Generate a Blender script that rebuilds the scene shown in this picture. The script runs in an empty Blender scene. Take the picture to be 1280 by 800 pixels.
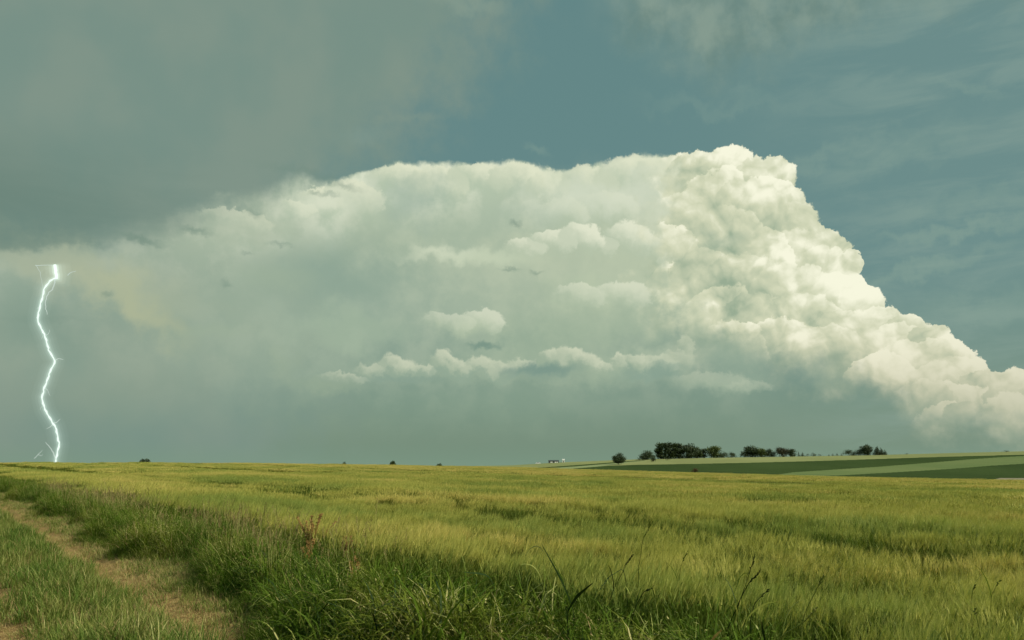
import bpy, bmesh, math, random
import numpy as np
from mathutils import Vector, Matrix, Euler, noise

sc = bpy.context.scene
R = math.radians

# ------------------------------------------------------------------ camera
FPX = 995.0                       # focal length in pixels of the 1280 x 800 frame
EYE = 1.75
PITCH = math.atan(181.0 / FPX)
cam_d = bpy.data.cameras.new('camera')
cam_d.sensor_width = 36.0
cam_d.lens = 36.0 * FPX / 1280.0
cam_d.clip_start = 0.05
cam_d.clip_end = 90000.0
cam = bpy.data.objects.new('camera', cam_d)
sc.collection.objects.link(cam)
cam.location = (0, 0, EYE)
cam.rotation_euler = (R(90) + PITCH, 0, 0)
sc.camera = cam
CP, SP = math.cos(PITCH), math.sin(PITCH)

def pix_dir(x, y):
    cx, cy = (x - 640) / FPX, (400 - y) / FPX
    v = Vector((cx, CP - cy * SP, SP + cy * CP))
    return v.normalized()

def azel(x, y):
    d = pix_dir(x, y)
    return math.atan2(d.x, d.y), math.asin(d.z)

# ------------------------------------------------------------------ sun, exposure
SUN_AZ, SUN_EL = R(112), R(40)    # clockwise from the view direction
sun_d = bpy.data.lights.new('sun', 'SUN')
sun_d.energy = 4.6
sun_d.angle = R(0.6)
sun_d.color = (1.0, 0.93, 0.80)
sun = bpy.data.objects.new('sun', sun_d)
sc.collection.objects.link(sun)
sdir = Vector((math.sin(SUN_AZ) * math.cos(SUN_EL), math.cos(SUN_AZ) * math.cos(SUN_EL), math.sin(SUN_EL)))
sun.rotation_euler = sdir.to_track_quat('Z', 'Y').to_euler()
sc.view_settings.view_transform = 'Standard'
sc.view_settings.look = 'None'
sc.view_settings.exposure = 0.0
sc.view_settings.gamma = 1.0
sc.view_settings.use_curve_mapping = False
sc.cycles.max_bounces = 6
sc.cycles.diffuse_bounces = 3
sc.cycles.glossy_bounces = 2
sc.cycles.transmission_bounces = 3
sc.cycles.transparent_max_bounces = 12
sc.cycles.volume_bounces = 0
sc.cycles.use_denoising = True
sc.cycles.use_adaptive_sampling = True
sc.cycles.adaptive_threshold = 0.02

def lin(c):
    c = c / 255.0
    return c / 12.92 if c <= 0.04045 else ((c + 0.055) / 1.055) ** 2.4
def srgb(r, g, b):
    return (lin(r), lin(g), lin(b), 1.0)

# ------------------------------------------------------------------ node mini-language
class NT:
    def __init__(s, tree):
        s.t = tree; s.n = tree.nodes; s.l = tree.links
    def new(s, kind, **kw):
        n = s.n.new(kind)
        for k, v in kw.items(): setattr(n, k, v)
        return n
    def put(s, sock, v):
        if isinstance(v, bpy.types.NodeSocket): s.l.new(v, sock)
        elif v is not None:
            try: sock.default_value = v
            except Exception:
                sock.default_value = (v, v, v)
    def m(s, op, a, b=None, c=None, clamp=False):
        n = s.new('ShaderNodeMath', operation=op, use_clamp=clamp)
        s.put(n.inputs[0], a)
        if b is not None: s.put(n.inputs[1], b)
        if c is not None: s.put(n.inputs[2], c)
        return n.outputs[0]
    def add(s, a, b): return s.m('ADD', a, b)
    def sub(s, a, b): return s.m('SUBTRACT', a, b)
    def mul(s, a, b): return s.m('MULTIPLY', a, b)
    def mx(s, a, b): return s.m('MAXIMUM', a, b)
    def mn(s, a, b): return s.m('MINIMUM', a, b)
    def v(s, op, a, b=None, scale=None):
        n = s.new('ShaderNodeVectorMath', operation=op)
        s.put(n.inputs[0], a)
        if b is not None: s.put(n.inputs[1], b)
        if scale is not None: s.put(n.inputs['Scale'], scale)
        return n.outputs['Value'] if op in ('LENGTH', 'DOT_PRODUCT', 'DISTANCE') else n.outputs[0]
    def xyz(s, x, y, z=0.0):
        n = s.new('ShaderNodeCombineXYZ')
        s.put(n.inputs[0], x); s.put(n.inputs[1], y); s.put(n.inputs[2], z)
        return n.outputs[0]
    def sep(s, v):
        n = s.new('ShaderNodeSeparateXYZ'); s.put(n.inputs[0], v)
        return n.outputs[0], n.outputs[1], n.outputs[2]
    def ss(s, x, a, b, lo=0.0, hi=1.0, kind='SMOOTHSTEP'):
        n = s.new('ShaderNodeMapRange', interpolation_type=kind)
        s.put(n.inputs['Value'], x); s.put(n.inputs['From Min'], a); s.put(n.inputs['From Max'], b)
        s.put(n.inputs['To Min'], lo); s.put(n.inputs['To Max'], hi)
        return n.outputs['Result']
    def noise(s, v, scale, detail=4, rough=0.5, lac=2.0, dim='3D', col=False, dist=0.0):
        n = s.new('ShaderNodeTexNoise', noise_dimensions=dim)
        s.put(n.inputs['Vector'], v); s.put(n.inputs['Scale'], scale); s.put(n.inputs['Detail'], detail)
        s.put(n.inputs['Roughness'], rough); s.put(n.inputs['Lacunarity'], lac); s.put(n.inputs['Distortion'], dist)
        return n.outputs['Color'] if col else n.outputs['Fac']
    def voro(s, v, scale, detail=0, rough=0.5, lac=2.0, feat='F1', dim='2D'):
        n = s.new('ShaderNodeTexVoronoi', voronoi_dimensions=dim, feature=feat)
        s.put(n.inputs['Vector'], v); s.put(n.inputs['Scale'], scale); s.put(n.inputs['Detail'], detail)
        s.put(n.inputs['Roughness'], rough); s.put(n.inputs['Lacunarity'], lac)
        n.normalize = True
        return n.outputs['Distance']
    def mix(s, f, a, b, blend='MIX'):
        n = s.new('ShaderNodeMix', data_type='RGBA', blend_type=blend)
        n.clamp_factor = True
        s.put(n.inputs[0], f); s.put(n.inputs[6], a); s.put(n.inputs[7], b)
        return n.outputs[2]
    def curve(s, x, pts, x0, x1, y0, y1):
        n = s.new('ShaderNodeFloatCurve')
        c = n.mapping.curves[0]
        pp = sorted(((p[0] - x0) / (x1 - x0), (p[1] - y0) / (y1 - y0)) for p in pts)
        while len(c.points) < len(pp): c.points.new(0.5, 0.5)
        for q, p in zip(c.points, pp): q.location = p
        n.mapping.extend = 'HORIZONTAL'
        n.mapping.update()
        t = s.ss(x, x0, x1, kind='LINEAR')
        s.put(n.inputs['Value'], t); s.put(n.inputs['Factor'], 1.0)
        return s.ss(n.outputs[0], 0, 1, y0, y1, kind='LINEAR')
# ------------------------------------------------------------------ sky (world): Nishita air with high and far cloud layers
world = bpy.data.worlds.new('World'); sc.world = world
world.use_nodes = True
world.node_tree.nodes.clear()
world.cycles.sampling_method = 'MANUAL'
world.cycles.sample_map_resolution = 512
W = NT(world.node_tree)
K = 1000.0                                          # "degrees" used below: milliradians
def P(x, y):
    a, e = azel(x, y); return a * K, e * K
def U(x, y=400): return P(x, y)[0]
def V(y, x=640): return P(x, y)[1]

tc = W.new('ShaderNodeTexCoord')
dx, dy, dz = W.sep(tc.outputs['Generated'])
u = W.mul(W.m('ARCTAN2', dx, dy), K)
v = W.mul(W.m('ARCSINE', dz), K)
Q = W.xyz(W.mul(u, 0.01), W.mul(v, 0.01), 0.0)      # hundred-milliradian units
def off(vec, n, amp):                               # domain warp
    return W.v('ADD', vec, W.v('SCALE', W.v('SUBTRACT', n, (0.5, 0.5, 0.5)), scale=amp))
n_big = W.noise(Q, 0.8, 3, 0.5, dim='2D', col=True)
n_mid = W.noise(Q, 2.2, 7, 0.58, dim='2D', col=True)
n_fin = W.noise(Q, 9.0, 5, 0.6, dim='2D', col=True)
Qs = W.v('MULTIPLY', Q, (0.45, 2.0, 1.0))           # stretched sideways
n_str = W.noise(Qs, 1.5, 6, 0.6, dim='2D', col=True, dist=0.3)
Qsoft = off(Q, n_mid, 0.75)
Qrag = off(off(Q, n_mid, 0.55), n_fin, 0.16)
Qtiny = off(off(Q, n_mid, 0.17), n_fin, 0.085)
Qmid = off(off(Q, n_mid, 0.32), n_fin, 0.13)
Qpuf = off(off(Q, n_mid, 0.16), n_fin, 0.15)
Qscud = off(off(Q, n_mid, 0.15), n_fin, 0.15)
Qrim = off(off(Q, n_mid, 0.26), n_fin, 0.05)
nm = W.sep(n_mid)[0]; nb = W.sep(n_big)[0]; ns = W.sep(n_str)[0]; nf = W.sep(n_fin)[0]; nm2 = W.sep(n_mid)[1]
NONE = object()

def group(name, ins, outs, build):
    t = bpy.data.node_groups.new(name, 'ShaderNodeTree')
    for n_, ty in ins: t.interface.new_socket(n_, in_out='INPUT', socket_type='NodeSocket' + ty)
    for n_, ty in outs: t.interface.new_socket(n_, in_out='OUTPUT', socket_type='NodeSocket' + ty)
    G_ = NT(t); gi = t.nodes.new('NodeGroupInput'); go = t.nodes.new('NodeGroupOutput')
    res = build(G_, {o_.name: o_ for o_ in gi.outputs if o_.name})
    for o_, r_ in zip(go.inputs, res): t.links.new(r_, o_)
    return t
def local(G_, i_):
    mp = G_.new('ShaderNodeMapping', vector_type='TEXTURE')
    for k_ in ('Vector', 'Location', 'Rotation', 'Scale'): G_.put(mp.inputs[k_], i_[k_])
    return mp.outputs[0]
PLACE = [('Vector', 'Vector'), ('Location', 'Vector'), ('Rotation', 'Vector'), ('Scale', 'Vector')]
def b_ell(G_, i_): return [G_.ss(G_.v('LENGTH', local(G_, i_)), 1.0, i_['Inner'])]
g_ell = group('soft ellipse', PLACE + [('Inner', 'Float')], [('Mask', 'Float')], b_ell)
def b_puff(G_, i_):
    q = local(G_, i_); Lg = G_.v('LENGTH', q); dt = G_.v('DOT_PRODUCT', q, (.55, .83, 0))
    m_ = G_.mul(G_.ss(Lg, 1.0, i_['Edge']), G_.ss(dt, -.85, .25))
    return [G_.mix(G_.mul(m_, i_['Amount']), i_['Color'], G_.mix(G_.ss(dt, -.5, .8), i_['Bottom'], i_['Top']))]
g_puff = group('cloud head', PLACE + [('Edge', 'Float'), ('Amount', 'Float'), ('Color', 'Color'), ('Bottom', 'Color'), ('Top', 'Color')], [('Color', 'Color')], b_puff)
def b_lobe(G_, i_):
    q = local(G_, i_); Lg = G_.sub(G_.v('LENGTH', q), i_['Fluff']); dt = G_.v('DOT_PRODUCT', q, (.5, .8, 0))
    e_ = G_.ss(Lg, 1.0, .93); m_ = G_.mul(G_.mul(e_, G_.ss(dt, -.95, .1)), .9)
    val = G_.m('MULTIPLY_ADD', dt, .36, i_['Level'])
    return [G_.mx(i_['Cover'], e_), G_.add(G_.mul(i_['Light'], G_.sub(1.0, m_)), G_.mul(val, m_))]
g_lobe = group('billow', PLACE + [('Fluff', 'Float'), ('Level', 'Float'), ('Cover', 'Float'), ('Light', 'Float')], [('Cover', 'Float'), ('Light', 'Float')], b_lobe)
def use(tree_, **kw):
    n = W.new('ShaderNodeGroup', node_tree=tree_)
    for k_, v_ in kw.items(): W.put(n.inputs[k_], v_)
    return n.outputs

def ell(x, y, rx, ry, rot=0.0, vec=None, inner=0.0, power=None):
    """soft ellipse round the photo direction (x, y); rx, ry in frame pixels at the centre"""
    cu, cv = P(x, y)
    if ry < 27 and rx < 100: vec = Qmid if ry > 11 else Qscud
    return use(g_ell, Vector=vec if vec is not None else Qsoft, Location=(cu * .01, cv * .01, 0), Rotation=(0, 0, R(rot)),
               Scale=(rx * .01, ry * .01, 1), Inner=inner)[0]
def line_side(x0, y0, x1, y1, w, vec=None, sh=0.0):
    """0..1 ramp across the line (x0,y0)-(x1,y1); 1 on its lower side (right-hand when walking left to right)"""
    a = P(x0, y0); b = P(x1, y1)
    d = Vector((b[0] - a[0], b[1] - a[1])).normalized()
    nrm = (d.y, -d.x)
    vx, vy, _ = W.sep(vec if vec is not None else Qsoft)
    s_ = W.add(W.mul(W.sub(vx, a[0] * .01), nrm[0]), W.mul(W.sub(vy, a[1] * .01), nrm[1]))
    return W.ss(s_, -w * .01 + sh, w * .01 + sh)

gate_n = [0]
def step(every=4):
    """re-derive the warped coordinates from the colour so far, so that Cycles evaluates the layers one after another
    (all masks at once do not fit its shader stack); the added term is of the order of 1e-12"""
    global Qsoft, Qrag, Qtiny, Qmid, Qpuf, u, v
    gate_n[0] += 1
    if gate_n[0] % every: return
    g = W.v('SCALE', col, scale=1e-13)
    Qsoft = W.v('ADD', Qsoft, g); Qrag = W.v('ADD', Qrag, g); Qtiny = W.v('ADD', Qtiny, g); Qmid = W.v('ADD', Qmid, g); Qpuf = W.v('ADD', Qpuf, g)

# --- clear air
sky = W.new('ShaderNodeTexSky', sky_type='NISHITA')
sky.sun_disc = False
sky.sun_elevation = SUN_EL
sky.sun_rotation = SUN_AZ
sky.air_density = 1.2; sky.dust_density = 2.0; sky.ozone_density = 2.0
STR = 0.1
air = W.mix(1.0, sky.outputs[0], (0.62, 0.66, 0.52, 1), 'MULTIPLY')
def C(r, g, b):                                      # picture colour -> radiance before the background strength
    c = srgb(r, g, b); return (c[0] / STR, c[1] / STR, c[2] / STR, 1)
elev = W.ss(v, V(585), V(60))
airc = W.mix(W.ss(v, V(590), V(330)), C(122, 148, 129), C(104, 141, 139))
col = W.mix(0.82, air, airc)
col = W.mix(W.ss(v, V(60), V(-200)), col, C(95, 133, 136))

# --- haze streaks and cirrus on the right
cir = W.mul(W.ss(ns, 0.36, 0.72), W.ss(u, U(880, 300), U(1200, 300)))
col = W.mix(W.ss(u, U(760, 300), U(1200, 300), 0, .12), col, C(140, 162, 150))
col = W.mix(W.mul(cir, 0.42), col, C(142, 165, 154))
for (x, y, rx, ry, rot, a) in ((1010, 205, 190, 16, 12, .25), (1190, 290, 130, 14, 3, .45), (1150, 340, 150, 13, 10, .4),
                               (1230, 385, 120, 30, 0, .35), (1130, 190, 150, 26, 16, .25), (1210, 110, 60, 8, -25, .25),
                               (1230, 250, 140, 20, 0, .25), (900, 130, 160, 16, -4, .2), (670, 188, 26, 8, -20, .3)):
    step(); col = W.mix(W.mul(ell(x, y, rx, ry, rot), a), col, C(140, 165, 151))
# grey sheet along the upper right edge
sheet = line_side(700, 10, 905, 105, 26)
sheet2 = line_side(880, 82, 1280, 78, 34)
sh = W.m('SUBTRACT', 1.0, W.mx(sheet2, W.m('SUBTRACT', W.mul(sheet, 1.0), 0.0)))
top_r = W.mul(W.ss(u, U(715, 20), U(790, 20)), W.m('SUBTRACT', 1.0, W.ss(
    W.sub(W.mul(W.sep(Qrag)[1], -100), W.curve(u, [(U(700, 0), -V(0)), (U(760, 30), -V(30)), (U(830, 60), -V(75)), (U(920, 90), -V(108)),
        (U(1000, 60), -V(86)), (U(1100, 40), -V(66)), (U(1280, 40), -V(70))], U(700, 0), U(1280, 0), -900, 900)), -50, 44)))
col = W.mix(W.mul(top_r, W.ss(nm2, 0.1, 0.75, .5, .9)), col, W.mix(W.ss(nm, .25, .7), C(110, 136, 127), C(136, 157, 144)))
del sheet, sheet2, sh

# --- grey rain-dark sheet filling the upper left
edge = W.sub(u, W.curve(v, [(V(-100), U(720, 0)), (V(0), U(625, 0)), (V(60), U(600, 60)), (V(120), U(560, 120)), (V(180), U(490, 180)),
                            (V(230), U(455, 230)), (V(300), U(400, 300)), (V(420), U(380, 400))], V(420), V(-100), -900, 900))
left = W.ss(W.add(edge, W.mul(W.sub(nm, .5), 200)), 110, -110)
grey = W.mix(W.ss(nb, .3, .7), C(121, 145, 134), C(130, 149, 136))
grey = W.mix(W.mul(W.ss(v, V(60), V(-160)), .6), grey, C(129, 147, 134))
col = W.mix(W.mul(left, .93), col, grey)
col = W.mix(W.mul(ell(585, 5, 90, 14, -6), .4), col, C(142, 162, 146))
col = W.mix(W.mul(ell(520, 148, 70, 8, 8), .3), col, C(133, 152, 138))
col = W.mix(W.mul(ell(450, 170, 46, 14, 10, Qrag), .3), col, C(132, 156, 146))

# --- pale veil body of the storm (anvil), under a bright rim
TOP = [(-80, 330), (0, 312), (80, 308), (160, 300), (240, 276), (300, 262), (345, 250), (370, 236), (420, 228), (452, 214), (490, 204),
       (540, 206), (600, 204), (650, 204), (682, 213), (705, 216), (740, 208), (790, 200), (850, 196), (900, 198), (960, 205), (1040, 270), (1100, 380)]
tp = [P(x, y) for x, y in TOP]
rx_, ry_, _ = W.sep(Qrim)
ur = W.mul(rx_, 100); vr = W.mul(ry_, 100)
def top_curve(uu): return W.curve(uu, tp, tp[0][0], tp[-1][0], -400, 400)
below = W.sub(top_curve(ur), vr)                     # milliradians below the rim
crisp = W.ss(u, U(330), U(430), 26, 5)
rim_in = W.ss(W.m('DIVIDE', below, crisp), -1.0, 1.0)
depth = W.sub(W.curve(W.mul(W.sep(Qsoft)[0], 100), tp, tp[0][0], tp[-1][0], -400, 400), W.mul(W.sep(Qsoft)[1], 100))
lowfade = W.ss(v, V(575), V(440))
body_c = W.mix(W.ss(depth, 150, 330), C(169, 185, 161), C(138, 160, 140))
body_c = W.mix(W.mul(W.ss(nm, .35, .7), .45), body_c, C(194, 204, 176))
endr = W.ss(u, U(985, 260), U(900, 260))
body_c = W.mix(W.mul(ell(420, 350, 150, 85, 0), .8), body_c, C(143, 166, 148))
body_a = W.mul(endr, W.mul(W.mul(rim_in, lowfade), W.ss(u, U(60), U(520), .35, 1.0)))
col = W.mix(W.mul(body_a, W.ss(depth, 380, 60, .35, .95)), col, body_c)
# bright rim of the anvil
rimw = W.mul(W.mul(rim_in, endr), W.ss(W.add(depth, W.mul(W.sub(nm2, .5), 130)), 95, 6))
rimw = W.mul(rimw, W.ss(u, U(180), U(480), .25, 1.0))
col = W.mix(rimw, col, W.mix(W.ss(nm, .36, .64), C(186, 201, 176), C(222, 228, 204)))

col = W.mix(W.mul(ell(745, 320, 270, 130, 0), .45), col, C(192, 202, 174))
def puff(col, x, y, rx, ry, a, top, bot, rot=0, vec=None, edge=.84, lx=.55, ly=.83):
    """rounded cloud head: firm upper edge painted sunny, underside melting away"""
    cu, cv = P(x, y)
    return use(g_puff, Vector=vec if vec is not None else Qpuf, Location=(cu * .01, cv * .01, 0), Rotation=(0, 0, R(rot)),
               Scale=(rx * .01, ry * .01, 1), Edge=edge, Amount=a, Color=col, Bottom=C(*bot), Top=C(*top))[0]
for (x, y, rx, ry, a) in ((402, 252, 34, 20, .9), (440, 250, 44, 26, .75), (372, 262, 24, 13, .7), (292, 276, 50, 15, .5), (500, 228, 50, 25, .85), (545, 232, 46, 26, .7), (598, 226, 48, 24, .8), (645, 228, 44, 26, .85),
                          (685, 238, 34, 26, .6), (735, 234, 44, 28, .8), (785, 226, 50, 32, .8), (825, 232, 42, 36, .8), (760, 262, 44, 24, .6), (700, 268, 40, 22, .5)):
    step(); col = puff(col, x, y, rx, ry, a, (224, 228, 200), (172, 189, 165))
# --- soft cream banks in the veil
cream = C(186, 196, 166)
for (x, y, rx, ry, rot, a, c) in (
        (110, 340, 140, 34, -12, .7, (174, 183, 155)), (170, 385, 80, 26, -38, .75, (174, 182, 150)), (40, 322, 120, 16, 0, .35, (158, 172, 150)),
        (260, 418, 70, 12, 8, .35, (156, 174, 150)), (300, 285, 90, 26, 10, .5, (176, 188, 165)), (345, 345, 60, 18, 0, .35, (160, 178, 154)),
        (350, 452, 22, 30, 30, .35, (158, 175, 150)), (440, 410, 90, 30, 0, .45, (163, 183, 158)), (590, 402, 60, 24, 0, .65, (186, 199, 170)),
        (405, 253, 50, 18, 4, .9, (214, 221, 197)), (560, 318, 80, 15, 0, .85, (202, 212, 186)), (620, 322, 70, 13, 0, .6, (196, 208, 180)),
        (725, 252, 110, 26, 0, .6, (207, 216, 194)), (795, 250, 70, 28, 0, .55, (214, 221, 199)), (840, 280, 60, 26, 0, .6, (218, 224, 200)),
        (760, 365, 90, 26, 0, .5, (186, 200, 170)), (700, 420, 160, 60, 0, .35, (160, 180, 152)), (810, 330, 90, 70, 0, .5, (186, 198, 170)),
        (515, 250, 60, 34, 0, .6, (160, 180, 164)), (640, 262, 70, 30, 0, .4, (163, 182, 163)), (580, 285, 110, 26, 0, .3, (160, 180, 160)), (770, 400, 110, 34, 0, .35, (166, 184, 158)),
        (410, 482, 60, 10, -4, .4, (156, 174, 148)), (620, 500, 170, 40, 0, .22, (146, 168, 144)), (130, 500, 120, 50, 0, .2, (136, 155, 135)),
        (40, 400, 80, 50, 0, .3, (113, 142, 128)), (900, 478, 70, 12, 0, .5, (168, 184, 160)), (820, 450, 80, 14, 4, .5, (178, 192, 166))):
    step(); col = W.mix(W.mul(ell(x, y, rx * 1.25, ry * 1.35, rot), min(1, a * 1.1)), col, C(*c))

for (x, y, rx, ry, a) in ((655, 312, 34, 15, .7), (690, 305, 36, 20, .85), (724, 300, 34, 24, .95), (752, 310, 26, 16, .6), (785, 302, 36, 27, .95), (812, 310, 24, 20, .7),
                          (725, 372, 40, 18, .5), (775, 370, 46, 22, .6), (560, 404, 40, 16, .4), (600, 402, 36, 20, .6), (842, 340, 26, 30, .8)):
    step(); col = puff(col, x, y, rx, ry, a, (226, 230, 205), (178, 193, 168))
# --- row of small cumulus heads on flat grey bases
for (x, y, rx, ry, a) in ((560, 464, 150, 15, .4), (740, 462, 130, 17, .5), (640, 450, 120, 22, .3)):
    step(); col = W.mix(W.mul(ell(x, y, rx * 1.2, ry * 1.5, 0, Qmid), a), col, C(172, 188, 161))
for (x, y, rx, ry, a) in ((430, 474, 34, 9, .5), (462, 464, 26, 12, .6), (495, 460, 32, 17, .85), (525, 464, 22, 11, .6), (553, 455, 17, 19, .9), (572, 462, 18, 13, .8), (600, 462, 30, 17, .8), (628, 462, 22, 14, .7),
                          (650, 458, 24, 12, .6), (690, 448, 22, 15, .85), (712, 447, 24, 17, .95), (735, 455, 22, 15, .85), (752, 460, 18, 9, .6), (772, 455, 13, 13, .85), (795, 455, 26, 13, .75), (826, 456, 30, 14, .7),
                          (856, 436, 13, 20, .9), (850, 450, 24, 14, .5), (880, 476, 60, 13, .4), (930, 484, 40, 9, .3)):
    step(); col = puff(col, x, y, rx, ry, a * .9, (208, 214, 187), (158, 176, 153), edge=.7)
for (x, y, rx, ry, rot, a, c) in (
        (675, 463, 64, 12, 0, .95, (124, 151, 138)), (606, 433, 28, 6, 0, .85, (118, 146, 132)), (812, 466, 60, 9, 0, .75, (136, 161, 145)), (500, 474, 70, 5, 0, .6, (136, 160, 144)),
        (560, 468, 130, 5, 0, .45, (140, 164, 146)), (845, 456, 40, 5, -4, .5, (140, 164, 148))):
    step(); col = W.mix(W.mul(ell(x, y, rx * 1.1, ry * 1.3, rot, Qrag, .2), a), col, C(*c))

# --- dark shelf at the left and torn scud flecks
shelf = W.mul(W.ss(W.sub(vr, W.curve(u, [(U(-200, 310), V(316)), (U(0, 310), V(311, 0)), (U(60, 306), V(308, 60)), (U(130, 306), V(306, 130)),
        (U(200, 300), V(300, 200)), (U(300, 262), V(262, 300)), (U(460, 220), V(222, 460)), (U(700, 200), V(160, 700))], U(-200, 310), U(700, 200), -400, 400)), -4, 7),
        W.ss(v, V(190), V(300)))
col = W.mix(W.mul(shelf, W.ss(W.add(u, W.mul(ns, 200)), U(460), U(40), 0, .65)), col, C(99, 127, 117))
for (x, y, rx, ry, rot, a) in ((178, 300, 30, 5, -8, .8), (244, 288, 22, 6, -8, .8), (316, 265, 16, 6, -12, .55), (350, 305, 18, 3.5, -3, .5),
                               (283, 355, 9, 5, 0, .5), (133, 368, 6, 4, 0, .55), (311, 317, 8, 3, 0, .4), (645, 279, 12, 5, -4, .7),
                               (638, 336, 14, 3, 0, .6), (670, 339, 12, 4, 0, .6), (430, 232, 30, 5, -10, .6), (380, 215, 70, 6, -6, .35),
                               (971, 322, 8, 3, 0, .4), (410, 243, 20, 4, -6, .5), (392, 240, 8, 4, 0, .5), (60, 400, 60, 5, 3, .2)):
    step(); col = W.mix(W.mul(ell(x, y, rx * 1.25, ry * 1.4, rot, Qrag, .0), a * .75), col, C(112, 138, 124))

# low air: everything far drowns in grey-green towards the horizon
col = W.mix(W.ss(v, V(545), V(590), 0, .8), col, C(124, 150, 130))
col_left = col
# --- the towering cumulus on the right: cauliflower relief, sunlight from the upper right painted into its tones
def relief(vec, both=False):
    """height of the heaped billows seen along vec"""
    w1 = off(vec, W.noise(vec, 1.3, 3, .5, dim='2D', col=True), 0.42)
    w2 = off(w1, W.noise(vec, 5.0, 3, .55, dim='2D', col=True), 0.10)
    tot = small = None
    for q, s_, a_, z_ in ((w1, 1.15, .42, 3.1), (w2, 2.7, .26, 7.7), (w2, 6.4, .125, 1.9), (w2, 14.0, .042, 4.4)):
        d_ = W.voro(W.v('ADD', q, (0, 0, z_)), s_, 0, dim='3D')
        d_ = W.mul(d_, d_)
        t_ = W.m('MULTIPLY_ADD', d_, -a_ * 2.2, a_)
        if tot is not None and s_ < 10: small = t_ if small is None else W.add(small, t_)
        tot = t_ if tot is None else W.add(tot, t_)
    return (tot, small) if both else tot
h0, hs = relief(Q, True)
h1 = relief(W.v('ADD', Q, (0.055, 0.085, 0)))
h2 = relief(W.v('ADD', Q, (0.16, 0.26, 0)))
CT = [(790, 300), (815, 240), (845, 212), (880, 206), (925, 204), (960, 214), (980, 232), (992, 262), (1005, 285), (1030, 300), (1050, 312), (1060, 335),
      (1075, 360), (1085, 385), (1110, 404), (1150, 412), (1172, 424), (1192, 448), (1216, 470), (1246, 480), (1290, 488), (1400, 530)]
ct = [P(x - 12, y + 8) for x, y in CT]
hc = W.sub(h0, .35)
ur2 = W.add(u, W.mul(W.sub(nf, .5), 14)); 
gap = W.sub(W.curve(ur2, ct, ct[0][0], ct[-1][0], -400, 400), W.sub(v, W.mul(hc, 20)))
cu_top = W.ss(gap, -1.5, 3.0)
CB = [(790, 400), (850, 440), (900, 452), (960, 470), (1050, 478), (1100, 500), (1150, 528), (1190, 545), (1230, 553), (1290, 552), (1400, 560)]
cb = [P(x, y) for x, y in CB]
cu_bot = W.ss(W.add(W.sub(v, W.curve(u, cb, cb[0][0], cb[-1][0], -400, 400)), W.mul(W.sub(nm, .5), 90)), -22, 42)
lft = W.ss(W.add(W.add(u, W.mul(W.sub(nm2, .5), 190)), W.mul(hc, 60)), U(815, 330), U(880, 330))
lit = W.add(W.mul(W.sub(h0, h1), 2.2), W.mul(W.sub(h0, h2), .7))
lobe_l = W.add(.42, W.mul(W.sub(h0, .4), .5)); lobe_m = cu_top
fluff = W.add(W.mul(W.sub(hs, .1), .62), W.mul(hc, .22))
LOBES = [(818, 236, 30), (848, 226, 36), (882, 220, 34), (925, 219, 38), (962, 228, 34), (986, 246, 26), (1012, 292, 28), (1046, 306, 25), (985, 285, 38),
         (905, 252, 40), (952, 254, 38), (866, 266, 34), (1066, 322, 17), (1000, 326, 42), (1044, 338, 34), (850, 298, 28), (1076, 352, 18), (922, 300, 42), (962, 312, 36),
         (1082, 374, 22), (1040, 380, 40), (858, 346, 27), (894, 340, 36), (942, 352, 44), (1000, 368, 42), (912, 398, 44), (960, 402, 40), (1020, 410, 42), (1066, 412, 36),
         (1108, 410, 26), (1146, 412, 24), (1128, 428, 30), (1172, 424, 22), (1090, 440, 38), (1042, 444, 38), (986, 438, 42), (930, 430, 34), (1192, 448, 24), (1152, 460, 36), (1214, 470, 24),
         (1112, 474, 34), (1182, 488, 34), (1242, 486, 26), (1212, 512, 32), (1162, 508, 32), (1258, 512, 32), (1284, 490, 28), (1190, 530, 26), (1235, 532, 28), (1280, 524, 30)]
rl_ = random.Random(4)
Qlobe = off(off(Q, n_mid, 0.20), n_fin, 0.12)
for n_, (x, y, r_) in enumerate(LOBES):
    if n_ % 4 == 3:
        g_ = W.mul(lobe_l, 1e-13); gv = W.xyz(g_, g_, 0); Qlobe = W.v('ADD', Qlobe, gv)
    cu_, cv_ = P(x - 12 + rl_.gauss(0, 3), y + 8 + rl_.gauss(0, 2))
    rt_ = R(rl_.uniform(-30, 30))
    lobe_m, lobe_l = use(g_lobe, Vector=Qlobe, Location=(cu_ * .01, cv_ * .01, 0), Rotation=(0, 0, rt_), Scale=(r_ * 1.08 * .01, r_ * .92 * .01, 1),
                         Fluff=fluff, Level=.555 + rl_.uniform(-.15, .13), Cover=lobe_m, Light=lobe_l)
cu = W.mul(W.mul(lobe_m, cu_bot), lft)
broad = W.add(W.ss(gap, 230, 0, -.30, .04), W.mul(W.sub(nb, .5), .35))
lum = W.add(W.add(lobe_l, W.mul(lit, 1.15)), broad)
for (x, y, rx, ry, rot, a) in ((925, 352, 70, 20, 5, -.14), (900, 212, 60, 12, 0, -.10), (945, 240, 52, 24, 0, .16), (1000, 300, 40, 18, 0, .12),
                               (925, 402, 60, 20, 0, .2), (1060, 385, 44, 26, 0, .15), (880, 320, 40, 14, 0, -.12), (960, 455, 70, 20, -10, -.15)):
    step(3); lum = W.add(lum, W.mul(ell(x, y, rx * 1.3, ry * 1.4, rot, Qrag), a))
ccol = W.mix(W.ss(lum, -.05, .62, kind='LINEAR'), C(152, 172, 147), C(208, 213, 182))
ccol = W.mix(W.ss(lum, .56, 1.12), ccol, C(247, 247, 222))
warm = W.ss(v, V(380), V(540))
ccol = W.mix(W.mul(warm, .75), ccol, W.mix(W.ss(lum, .1, .9), C(160, 170, 147), C(212, 206, 177)))
ccol = W.mix(W.ss(v, V(440), V(575), 0, .5), ccol, C(150, 166, 144))
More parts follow.
